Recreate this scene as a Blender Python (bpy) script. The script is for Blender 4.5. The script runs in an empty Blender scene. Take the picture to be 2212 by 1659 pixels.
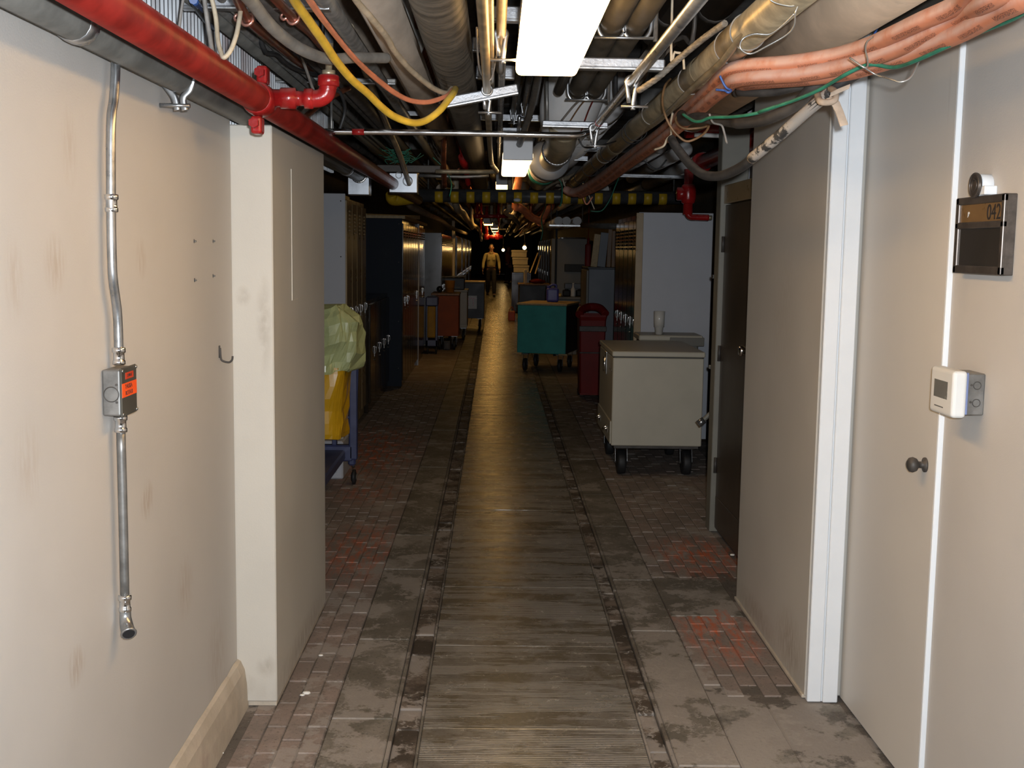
import bpy, bmesh, math, random
from mathutils import Vector, Matrix
import mathutils.noise as mn
random.seed(7)
PI = math.pi
SC = bpy.context.scene
COL = SC.collection

# ------------------------------------------------------------------ camera
FPX, CX, CY, EYE = 2500.0, 1106.0, 829.5, 1.62
_d = Vector(((1071 - CX) / FPX, (CY - 538) / FPX, -1.0)).normalized()   # +Y seen from the camera
_u = Vector((.0128, 1, 0)); _u = (_u - _d * _u.dot(_d)).normalized()
_r = _d.cross(_u)
ROT = Matrix((_r, _d, _u))            # camera axes -> world
cam_d = bpy.data.cameras.new('camera')
cam_d.sensor_fit = 'HORIZONTAL'; cam_d.sensor_width = 36.0
cam_d.lens = 36.0 * FPX / 2212.0
cam_d.clip_start = .02; cam_d.clip_end = 200
cam = bpy.data.objects.new('camera', cam_d); COL.objects.link(cam)
cam.matrix_world = Matrix.Translation((0, 0, EYE)) @ ROT.to_4x4()
SC.camera = cam
# ------------------------------------------------------------------ light + exposure
SC.view_settings.view_transform = 'Standard'; SC.view_settings.look = 'None'
SC.view_settings.exposure = 0.0; SC.view_settings.gamma = 1.0
SC.view_settings.use_curve_mapping = False
W = bpy.data.worlds.new('world'); SC.world = W; W.use_nodes = True
W.node_tree.nodes['Background'].inputs[0].default_value = (.5, .45, .38, 1)
W.node_tree.nodes['Background'].inputs[1].default_value = .02
FLASH_W, LAMP_L, LAMP2_L, FAR_L = 480.0, 16.0, 5.0, 11.0
fl = bpy.data.lights.new('camera_flash', 'SPOT'); fl.spot_size = math.radians(122); fl.spot_blend = 1.0; fl.energy = FLASH_W; fl.color = (.90, .95, 1.0)
fl.shadow_soft_size = .018
flo = bpy.data.objects.new('camera_flash', fl); COL.objects.link(flo)
flo.matrix_world = Matrix.Translation(Vector((0, 0, EYE)) + ROT @ Vector((.045, .05, .03))) @ ROT.to_4x4()

# ------------------------------------------------------------------ pixel helpers (where things really stand)
def ray(px, py): return ROT @ Vector(((px - CX) / FPX, (CY - py) / FPX, -1.0))
EYEV = Vector((0, 0, EYE))
def P(px, py, Y): v = ray(px, py); return EYEV + v * (Y / v.y)
def PX(px, py, X): v = ray(px, py); return EYEV + v * (X / v.x)
def PZ(px, py, Z): v = ray(px, py); return EYEV + v * ((Z - EYE) / v.z)
def z2(x, y, Y): return P(500 + x / 4.424, y / 4.424, Y)
def z4(x, y, Y): return P(1250 + x / 4.424, y / 4.424, Y)
def z5(x, y, Y): return P(1600 + x / 3.614, y / 3.614, Y)
def z6(x, y, Y): return P(1400 + x / 6.635, 150 + y / 6.635, Y)
def z7(x, y, Y): return P(350 + x / 5.926, y / 5.926, Y)

# ------------------------------------------------------------------ mesh builder
class MB:
    def __init__(s): s.bm = bmesh.new(); s.uv = s.bm.loops.layers.uv.new('UVMap')
    def _mi(s, faces, mi, smooth=False):
        for f in faces: f.material_index = mi; f.smooth = smooth
    def box(s, x0, x1, y0, y1, z0, z1, bev=.003, mi=0, rot=None, piv=None, seg=1):
        m = Matrix.Translation(((x0 + x1) / 2, (y0 + y1) / 2, (z0 + z1) / 2)) @ Matrix.Diagonal((abs(x1 - x0), abs(y1 - y0), abs(z1 - z0), 1))
        if rot is not None:
            pv = Vector(piv) if piv is not None else m.translation.copy()
            m = Matrix.Translation(pv) @ rot.to_4x4() @ Matrix.Translation(-pv) @ m
        r = bmesh.ops.create_cube(s.bm, size=1, matrix=m)
        vs = r['verts']; fs = {f for v in vs for f in v.link_faces}
        s._mi(fs, mi)
        if bev:
            bev = min(bev, .45 * min(abs(x1 - x0), abs(y1 - y0), abs(z1 - z0)))
            es = {e for v in vs for e in v.link_edges}
            q = bmesh.ops.bevel(s.bm, geom=list(es), offset=bev, segments=seg, profile=.5, affect='EDGES')
            s._mi(q['faces'], mi)
        return s
    def bar(s, a, b, w, h, bev=.002, mi=0, up=(0, 0, 1)):
        a = Vector(a); b = Vector(b); d = b - a; L = d.length; x = d / L
        z = Vector(up); z = (z - x * z.dot(x)); z.normalize(); y = z.cross(x)
        R = Matrix((x, y, z)).transposed()
        c = (a + b) / 2
        return s.box(c.x - L / 2, c.x + L / 2, c.y - w / 2, c.y + w / 2, c.z - h / 2, c.z + h / 2, bev, mi, R)
    def tube(s, pts, r, n=12, sub=6, mi=0, closed=False, rib=None, cap=True, flat=1.0):
        pts = [Vector(p) for p in pts]
        N = len(pts); out = []; rads = r if isinstance(r, (list, tuple)) else [r] * N; rr = []
        segs = N if closed else N - 1
        if N > 2 and sub > 1:
            for i in range(segs):
                g = lambda k: pts[k % N] if closed else pts[max(0, min(N - 1, k))]
                p0, p1, p2, p3 = g(i - 1), g(i), g(i + 1), g(i + 2)
                for k in range(sub):
                    t = k / sub
                    out.append(.5 * ((2 * p1) + (p2 - p0) * t + (2 * p0 - 5 * p1 + 4 * p2 - p3) * t * t + (3 * p1 - p0 - 3 * p2 + p3) * t ** 3))
                    rr.append(rads[i] * (1 - t) + rads[(i + 1) % N] * t)
            if not closed: out.append(pts[-1]); rr.append(rads[-1])
        else: out = pts; rr = list(rads)
        if rib:
            pitch, amp = rib; o2 = []; r2 = []
            for i in range(len(out) - 1):
                L = (out[i + 1] - out[i]).length; k = max(1, int(L / (pitch / 2)))
                for j in range(k): o2.append(out[i].lerp(out[i + 1], j / k)); r2.append(rr[i] * (1 - j / k) + rr[i + 1] * j / k)
            o2.append(out[-1]); r2.append(rr[-1])
            rr = [q * (1 + (amp if i % 2 else 0)) for i, q in enumerate(r2)]; out = o2
        M = len(out); bm = s.bm; rings = []; nrm = None; us = [0.0]
        for i in range(M):
            a = out[(i - 1) % M] if (closed or i > 0) else out[i]; b = out[(i + 1) % M] if (closed or i < M - 1) else out[i]
            t = (b - a)
            if t.length < 1e-9: t = Vector((0, 1, 0))
            t.normalize()
            if nrm is None:
                q = Vector((0, 0, 1)) if abs(t.z) < .9 else Vector((1, 0, 0))
                nrm = (q - t * q.dot(t)).normalized()
            else:
                nrm = nrm - t * nrm.dot(t)
                nrm = nrm.normalized() if nrm.length > 1e-6 else t.orthogonal().normalized()
            bn = t.cross(nrm)
            rings.append([bm.verts.new(out[i] + (nrm * math.cos(2 * PI * k / n) * flat + bn * math.sin(2 * PI * k / n)) * rr[i]) for k in range(n)])
            if i: us.append(us[-1] + (out[i] - out[i - 1]).length)
        for i in range(M if closed else M - 1):
            A, B = rings[i], rings[(i + 1) % M]
            for k in range(n):
                f = bm.faces.new((A[k], A[(k + 1) % n], B[(k + 1) % n], B[k])); f.smooth = True; f.material_index = mi
                u0 = us[i]; u1 = us[(i + 1) % M] if i + 1 < M else us[-1] + .01
                for lp, (uu, vv) in zip(f.loops, ((u0, k / n), (u0, (k + 1) / n), (u1, (k + 1) / n), (u1, k / n))): lp[s.uv].uv = (uu, vv)
        if cap and not closed:
            for rg in (list(reversed(rings[0])), rings[-1]):
                f = bm.faces.new(rg); f.material_index = mi
        return s
    def cyl(s, a, b, r, n=16, mi=0, r2=None):
        return s.tube([a, b], [r, r if r2 is None else r2], n=n, sub=1, mi=mi)
    def lathe(s, org, axis, prof, n=20, mi=0):
        """profile of (radius, distance along axis)"""
        org = Vector(org); ax = Vector(axis).normalized(); q = ax.orthogonal().normalized(); b = ax.cross(q); rings = []
        for (r, t) in prof:
            r = max(r, 1e-4)
            rings.append([s.bm.verts.new(org + ax * t + (q * math.cos(2 * PI * k / n) + b * math.sin(2 * PI * k / n)) * r) for k in range(n)])
        for A, B in zip(rings, rings[1:]):
            for k in range(n):
                f = s.bm.faces.new((A[k], A[(k + 1) % n], B[(k + 1) % n], B[k])); f.smooth = True; f.material_index = mi
        for rg in (list(reversed(rings[0])), rings[-1]): s.bm.faces.new(rg).material_index = mi
        return s
    def ring(s, c, axis, R, r, n=24, m=6, mi=0, a0=0, a1=None):
        c = Vector(c); ax = Vector(axis).normalized(); q = ax.orthogonal().normalized(); b = ax.cross(q)
        pts = [c + (q * math.cos(2 * PI * k / n) + b * math.sin(2 * PI * k / n)) * R for k in range(n)]
        return s.tube(pts, r, n=m, sub=1, closed=True, mi=mi)
    def ell(s, c, rad, mi=0, u=14, v=9):
        q = bmesh.ops.create_uvsphere(s.bm, u_segments=u, v_segments=v, radius=1, matrix=Matrix.Translation(c) @ Matrix.Diagonal((*rad, 1)))
        s._mi({f for w in q['verts'] for f in w.link_faces}, mi, True); return s
    def quadgrid(s, rows, mi=0, smooth=True):
        vr = [[s.bm.verts.new(p) for p in row] for row in rows]
        for A, B in zip(vr, vr[1:]):
            for k in range(len(A) - 1):
                f = s.bm.faces.new((A[k], A[k + 1], B[k + 1], B[k])); f.smooth = smooth; f.material_index = mi
        return s
    def build(s, name, mats, parent=None, org=None):
        bm = s.bm; bmesh.ops.recalc_face_normals(bm, faces=bm.faces)
        if org is None:
            xs = [v.co for v in bm.verts]
            org = Vector(((min(v.x for v in xs) + max(v.x for v in xs)) / 2, (min(v.y for v in xs) + max(v.y for v in xs)) / 2, min(v.z for v in xs)))
        org = Vector(org)
        bmesh.ops.translate(bm, verts=bm.verts, vec=-org)
        me = bpy.data.meshes.new(name); bm.to_mesh(me); bm.free()
        for m in (mats if isinstance(mats, (list, tuple)) else [mats]): me.materials.append(m)
        o = bpy.data.objects.new(name, me); COL.objects.link(o)
        if parent is not None:
            o.parent = parent
            q = Vector((0, 0, 0)); pp = parent
            while pp is not None: q += pp.location; pp = pp.parent
            o.location = org - q
        else: o.location = org
        return o

def tag(o, label, cat, group=None, kind=None):
    if label: o['label'] = label
    if cat: o['category'] = cat
    if group: o['group'] = group
    if kind: o['kind'] = kind
    return o
def thing(name, label, cat, loc=(0, 0, 0), group=None, rz=0):
    o = bpy.data.objects.new(name, None); COL.objects.link(o); o.empty_display_size = .1
    o.location = loc; o.rotation_euler = (0, 0, rz)
    return tag(o, label, cat, group)
def struct(o): o['kind'] = 'structure'; return o
def lab(o, label): o['label'] = label; return o
def dup(root, loc, rz=None, label=None, group=None):
    def cp(o, par):
        c = o.copy(); COL.objects.link(c)
        if par is not None: c.parent = par
        for ch in o.children: cp(ch, c)
        return c
    r = cp(root, None); r.location = loc
    if rz is not None: r.rotation_euler = (0, 0, rz)
    if label: r['label'] = label
    if group: r['group'] = group
    return r

# ------------------------------------------------------------------ materials
def mat(name, col, rough=.55, metal=0.0, var=.15, scale=6.0, bump=0.0, bscale=80.0, col2=None, c2t=.55, c2w=.12, c2scale=None,
        dust=0.0, dustcol=(.32, .30, .27), coat=0.0, spec=.5, rand=0.0, coord='Object', stretch=(1, 1, 1), emit=None, trans=0.0, rvar=.12, dlo=.25, dhi=.9):
    m = bpy.data.materials.new(name); m.use_nodes = True; nt = m.node_tree; N = nt.nodes; L = nt.links
    b = N['Principled BSDF']
    b.inputs['Metallic'].default_value = metal; b.inputs['Specular IOR Level'].default_value = spec
    b.inputs['Coat Weight'].default_value = coat; b.inputs['Transmission Weight'].default_value = trans
    tc = N.new('ShaderNodeTexCoord'); mp = N.new('ShaderNodeMapping'); mp.inputs['Scale'].default_value = stretch
    if coord == 'World':
        g = N.new('ShaderNodeNewGeometry'); L.new(g.outputs['Position'], mp.inputs[0])
    else: L.new(tc.outputs[coord], mp.inputs[0])
    V = mp.outputs[0]
    def noise(sc, det=5, ro=.6):
        n = N.new('ShaderNodeTexNoise'); n.inputs['Scale'].default_value = sc; n.inputs['Detail'].default_value = det; n.inputs['Roughness'].default_value = ro
        L.new(V, n.inputs['Vector']); return n.outputs['Fac']
    def ramp(f, lo, hi):
        q = N.new('ShaderNodeMapRange'); q.inputs[1].default_value = lo; q.inputs[2].default_value = hi; L.new(f, q.inputs[0]); q.interpolation_type = 'SMOOTHSTEP'; return q.outputs[0]
    def mix(f, a, bb):
        q = N.new('ShaderNodeMix'); q.data_type = 'RGBA'
        if isinstance(f, float): q.inputs[0].default_value = f
        else: L.new(f, q.inputs[0])
        for i, c in ((6, a), (7, bb)):
            if isinstance(c, tuple): q.inputs[i].default_value = (*c[:3], 1)
            else: L.new(c, q.inputs[i])
        return q.outputs[2]
    n1 = noise(scale)
    lo = tuple(max(0, c * (1 - var)) for c in col); hi = tuple(min(1, c * (1 + var)) for c in col)
    C = mix(ramp(n1, .3, .7), lo, hi)
    if col2: C = mix(ramp(noise(c2scale or scale * .7, 8, .65), c2t - c2w, c2t + c2w), C, tuple(col2))
    if rand:
        oi = N.new('ShaderNodeObjectInfo'); hs = N.new('ShaderNodeHueSaturation')
        q = N.new('ShaderNodeMapRange'); q.inputs[3].default_value = 1 - rand; q.inputs[4].default_value = 1 + rand; L.new(oi.outputs['Random'], q.inputs[0])
        L.new(q.outputs[0], hs.inputs['Value']); L.new(C, hs.inputs['Color']); C = hs.outputs[0]
    if dust:
        g = N.new('ShaderNodeNewGeometry'); sx = N.new('ShaderNodeSeparateXYZ'); L.new(g.outputs['Normal'], sx.inputs[0])
        a = ramp(sx.outputs[2], dlo, dhi); mm = N.new('ShaderNodeMath'); mm.operation = 'MULTIPLY'; L.new(a, mm.inputs[0])
        k = N.new('ShaderNodeMath'); k.operation = 'MULTIPLY'; L.new(ramp(noise(scale * 1.7), .25, .6), k.inputs[0]); k.inputs[1].default_value = dust
        L.new(k.outputs[0], mm.inputs[1]); C = mix(mm.outputs[0], C, dustcol)
    L.new(C, b.inputs['Base Color'])
    q = N.new('ShaderNodeMapRange'); q.inputs[3].default_value = max(.02, rough - rvar); q.inputs[4].default_value = min(1, rough + rvar); L.new(n1, q.inputs[0]); L.new(q.outputs[0], b.inputs['Roughness'])
    if bump:
        bp = N.new('ShaderNodeBump'); bp.inputs['Strength'].default_value = min(1, bump); bp.inputs['Distance'].default_value = .004
        L.new(noise(bscale, 6), bp.inputs['Height']); L.new(bp.outputs[0], b.inputs['Normal'])
    if emit:
        b.inputs['Emission Color'].default_value = (*emit[:3], 1); b.inputs['Emission Strength'].default_value = emit[3]
    m['_c'] = 1
    return m
def nodes(m): return m.node_tree.nodes, m.node_tree.links, m.node_tree.nodes['Principled BSDF']

WARM = (1.0, .60, .22)
m_wall = mat('painted_wall', (.505, .482, .452), .6, var=.035, scale=1.6, bump=.12, bscale=220)
m_pier = mat('pier_paint', (.55, .52, .46), .55, var=.03, scale=3, bump=.1, bscale=180, coord='World')
m_encl = mat('enclosure_paint', (.50, .47, .42), .6, var=.03, scale=3, bump=.08, bscale=160, coord='World')
m_door = mat('door_paint', (.60, .57, .525), .5, var=.02, scale=3, coord='World')
m_trim = mat('white_enamel', (.74, .77, .80), .4, var=.02)
m_curb = mat('chipped_concrete', (.50, .43, .34), .75, var=.12, scale=9, bump=.5, bscale=60, col2=(.40, .31, .25), c2t=.64)
m_ceil = mat('sooty_concrete', (.26, .25, .24), .9, var=.4, scale=3, bump=.5, bscale=20)
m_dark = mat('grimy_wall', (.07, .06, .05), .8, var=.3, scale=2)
m_red = mat('red_pipe_paint', (.15, .009, .006), .40, spec=.35, var=.3, scale=9, dust=.7, dustcol=(.27, .16, .14), bump=.15, bscale=40)
m_redg = mat('glossy_red_paint', (.30, .011, .011), .22, var=.2, scale=14, dust=.35, dustcol=(.45, .25, .22), bump=.35, bscale=50)
m_greyp = mat('grey_pipe', (.10, .097, .088), .5, var=.25, scale=10, dust=.5)
m_tan = mat('dusty_insulation', (.37, .30, .235), .75, var=.2, scale=7, bump=.4, bscale=30, dust=.3, stretch=(1, .35, 1))
m_cream = mat('cream_insulation', (.60, .46, .33), .7, var=.12, scale=8, col2=(.30, .23, .18), c2t=.68)
m_black = mat('black_wrap', (.060, .050, .038), .55, var=.5, scale=6, bump=.5, bscale=16, stretch=(1, 3, 1), dust=.3, dustcol=(.12, .10, .08))
m_emt = mat('galvanised_steel', (.42, .43, .44), .3, .9, var=.22, scale=18, bump=.05)
m_emtd = mat('dull_conduit', (.20, .195, .185), .42, .6, var=.3, scale=16, dust=.35)
m_brass = mat('tan_conduit', (.36, .30, .20), .38, .5, var=.3, scale=12, dust=.2)
m_chrome = mat('bright_steel', (.75, .75, .76), .16, 1.0, var=.08, scale=20)
m_strut = mat('zinc_strut', (.30, .31, .33), .42, .75, var=.25, scale=22, bump=.2, bscale=120)
m_copper = mat('copper', (.30, .10, .05), .35, .8, var=.4, scale=14, dust=.2)
m_coppc = mat('bright_copper', (.72, .36, .28), .3, .8, var=.1)
m_flex = mat('flex_conduit', (.30, .285, .26), .55, .3, var=.2, scale=14, dust=.3)
m_yel = mat('yellow_jacket', (.66, .43, .045), .45, var=.15, scale=20, dust=.4, dustcol=(.45, .36, .18))
m_orc = mat('orange_jacket', (.62, .22, .12), .4, var=.12, scale=22, dust=.3, dustcol=(.55, .35, .26))
m_cab = mat('cream_jacket', (.48, .40, .29), .5, var=.2, scale=20, dust=.2)
m_gcab = mat('grey_jacket', (.25, .23, .21), .55, var=.2, scale=20)
m_bcab = mat('black_jacket', (.025, .025, .026), .5, var=.3, scale=20, dust=.5, dustcol=(.14, .13, .12))
m_blue = mat('blue_jacket', (.03, .09, .30), .4, var=.3, scale=20, dust=.3)
m_green = mat('green_jacket', (.02, .16, .10), .45, var=.3, scale=24, dust=.4, dustcol=(.2, .3, .22))
m_brn = mat('brown_wire', (.20, .11, .05), .5, var=.3, scale=20)
m_wire = mat('tie_wire', (.45, .45, .43), .3, .8, var=.2)
m_white = mat('white_wrap', (.55, .55, .55), .6, var=.08, scale=5, dust=.3)
m_iron = mat('dark_iron', (.065, .058, .052), .55, .3, var=.4, scale=10, dust=.5, dustcol=(.16, .13, .11))
m_zbox = mat('zinc_box', (.36, .38, .41), .33, .85, var=.12, scale=12)
m_plastic_w = mat('white_plastic', (.66, .66, .64), .4, var=.02)
m_bronze = mat('bronze', (.10, .085, .075), .38, .6, var=.25, scale=30)
m_plate_br = mat('brown_plaque', (.16, .095, .04), .3, var=.1, scale=20)
m_glassd = mat('dark_pane', (.03, .027, .024), .08, var=.1)
m_blk = mat('black_rubber', (.014, .014, .015), .6, var=.3)
m_screen = mat('grey_screen', (.15, .15, .14), .25, var=.1)
m_ink = mat('black_ink', (.015, .012, .012), .6, var=0)
m_inkw = mat('white_ink', (.7, .7, .68), .5, var=0)
m_orlab = mat('orange_label', (.90, .10, .015), .45, var=.04)
m_orlab2 = mat('dark_orange_label', (.55, .05, .015), .45, var=.04)
m_lens = mat('lamp_lens', (.9, .88, .8), .4, var=0, emit=(*WARM, LAMP_L))
m_lens2 = mat('lamp_lens_worn', (.9, .88, .8), .4, var=0, emit=(1.0, .68, .34, LAMP2_L))
m_lensf = mat('far_lamp_lens', (.9, .88, .8), .4, var=0, emit=(1.0, .55, .14, FAR_L))
m_bulb = mat('bulb_glass', (.9, .85, .7), .3, var=0, emit=(1.0, .62, .22, 55))
m_lampw = mat('lamp_enamel', (.55, .56, .58), .4, var=.03)
m_lock_tan = mat('tan_locker', (.34, .24, .125), .3, var=.12, scale=4, dust=.2)
m_lock_dk = mat('dark_locker', (.028, .019, .011), .13, var=.2, scale=4)
m_lock_gn = mat('dark_green_locker', (.010, .020, .018), .15, var=.2, scale=4)
m_navy = mat('navy_locker', (.012, .017, .027), .5, spec=.12, var=.2, scale=3)
m_wside = mat('white_locker_side', (.47, .48, .52), .5, var=.03, scale=3)
m_chr2 = mat('handle_chrome', (.8, .8, .8), .14, 1.0, var=.05)
m_beige = mat('beige_cart_paint', (.46, .425, .34), .45, var=.04, scale=4, dust=.1)
m_teal = mat('teal_cart_paint', (.030, .31, .27), .45, var=.1, scale=6, col2=(.015, .06, .055), c2t=.70, c2w=.03, c2scale=18)
m_brnc = mat('rust_cart_paint', (.24, .058, .018), .55, spec=.2, var=.12, scale=5)
m_creamc = mat('cream_cart_paint', (.42, .38, .31), .45, var=.06, scale=5)
m_navyc = mat('charcoal_cart_paint', (.030, .035, .045), .45, var=.1, scale=5)
m_wood = mat('pale_wood', (.42, .30, .15), .55, var=.15, scale=5, stretch=(6, 1, 6), dust=.1)
m_woodd = mat('brown_wood', (.19, .105, .05), .5, var=.2, scale=5, stretch=(6, 6, 1))
m_redbin = mat('red_bin', (.17, .011, .009), .5, spec=.2, var=.15, scale=4)
m_bag = mat('pale_green_bag', (.46, .50, .24), .30, var=.10, scale=8, spec=.6)
m_ybag = mat('yellow_vinyl', (.66, .36, .012), .32, var=.08, scale=6)
m_bluep = mat('blue_plastic', (.05, .06, .14), .4, var=.15, scale=10)
m_bluej = mat('blue_jug', (.07, .07, .30), .4, var=.1, scale=10)
m_brown_door = mat('brown_door_paint', (.050, .037, .026), .35, var=.15, scale=2)
m_jamb = mat('grey_jamb_paint', (.19, .18, .15), .5, var=.1, scale=4)
m_bgrey = mat('blue_grey_cabinet', (.10, .115, .14), .45, var=.06, scale=4)
m_wgrey = mat('grey_cabinet', (.16, .15, .125), .5, var=.08, scale=4)
m_skin = mat('skin', (.42, .22, .14), .5, var=.06, scale=30)
m_shirt = mat('khaki_shirt', (.42, .36, .18), .8, var=.1, scale=30)
m_trou = mat('dark_trousers', (.025, .026, .030), .8, var=.2, scale=30)
m_hair = mat('grey_brown_hair', (.10, .075, .05), .7, var=.3, scale=60)
m_orsh = mat('rust_shirt', (.42, .10, .02), .8, var=.1, scale=30)
m_card = mat('pale_cardboard', (.48, .43, .34), .7, var=.06, scale=10)
m_paper = mat('plaster_white', (.75, .72, .66), .8, var=.05)
m_stripey = mat('hazard_yellow', (.50, .31, .015), .45, var=.12, scale=30)
m_hblack = mat('hazard_black', (.05, .05, .052), .35, var=.2, scale=20, dust=.5, dustcol=(.15, .13, .11))
m_cup = mat('clear_cup', (.62, .60, .56), .25, var=.03)
m_cloth = mat('dirty_cloth', (.38, .30, .23), .85, var=.2, scale=20)

# walls: scuffs and stains with their own shapes
def scuffs(m, spots, col, streak=(1, 1)):
    N, L, b = nodes(m); src = b.inputs['Base Color'].links[0].from_socket
    g = N.new('ShaderNodeNewGeometry'); nz = N.new('ShaderNodeTexNoise'); nz.inputs['Scale'].default_value = 26; nz.inputs['Detail'].default_value = 4
    mp = N.new('ShaderNodeMapping'); mp.inputs['Scale'].default_value = (1, 3.0, .6); L.new(g.outputs['Position'], mp.inputs[0]); L.new(mp.outputs[0], nz.inputs['Vector'])
    acc = None
    for (c, rad, k) in spots:
        s1 = N.new('ShaderNodeVectorMath'); s1.operation = 'SUBTRACT'; L.new(g.outputs['Position'], s1.inputs[0]); s1.inputs[1].default_value = c
        s2 = N.new('ShaderNodeVectorMath'); s2.operation = 'DIVIDE'; L.new(s1.outputs[0], s2.inputs[0]); s2.inputs[1].default_value = rad
        ln = N.new('ShaderNodeVectorMath'); ln.operation = 'LENGTH'; L.new(s2.outputs[0], ln.inputs[0])
        r1 = N.new('ShaderNodeMapRange'); r1.inputs[1].default_value = 1; r1.inputs[2].default_value = .2; r1.inputs[3].default_value = 0; r1.inputs[4].default_value = k; L.new(ln.outputs['Value'], r1.inputs[0])
        if acc is None: acc = r1.outputs[0]
        else:
            a = N.new('ShaderNodeMath'); a.operation = 'MAXIMUM'; L.new(acc, a.inputs[0]); L.new(r1.outputs[0], a.inputs[1]); acc = a.outputs[0]
    r2 = N.new('ShaderNodeMapRange'); r2.inputs[1].default_value = .38; r2.inputs[2].default_value = .58; L.new(nz.outputs['Fac'], r2.inputs[0])
    mu = N.new('ShaderNodeMath'); mu.operation = 'MULTIPLY'; L.new(acc, mu.inputs[0]); L.new(r2.outputs[0], mu.inputs[1])
    mx = N.new('ShaderNodeMix'); mx.data_type = 'RGBA'; L.new(mu.outputs[0], mx.inputs[0]); L.new(src, mx.inputs[6]); mx.inputs[7].default_value = (*col, 1)
    L.new(mx.outputs[2], b.inputs['Base Color'])
def lw(px, py): return tuple(PX(px, py, -.89))
scuffs(m_wall, [(lw(318, 1080), (.2, .06, .06), .55), (lw(165, 1440), (.2, .06, .05), .5), (lw(120, 570), (.2, .07, .07), .35), (lw(305, 560), (.2, .05, .06), .3),
                (lw(400, 1270), (.2, .10, .10), .3), (lw(150, 320), (.2, .05, .1), .22), (lw(30, 600), (.2, .05, .09), .25), (lw(470, 1420), (.2, .15, .2), .25), (lw(60, 1000), (.2, .08, .1), .2)], (.30, .20, .12))
scuffs(m_pier, [(tuple(P(520, 1480, 3.94)), (.06, .2, .05), .5), (tuple(P(570, 700, 3.94)), (.03, .2, .2), .35), (tuple(P(525, 640, 3.94)), (.03, .2, .04), .35), ((-.75, 4.5, .05), (.2, .7, .09), .5), (tuple(P(575, 1440, 3.94)), (.04, .2, .05), .4)], (.26, .21, .16))
scuffs(m_encl, [((1.15, 4.3, .12), (.2, .25, .16), .5), ((1.15, 4.9, .06), (.2, .5, .08), .5), ((1.15, 4.6, 1.4), (.2, .2, .35), .12)], (.27, .2, .13))

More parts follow.
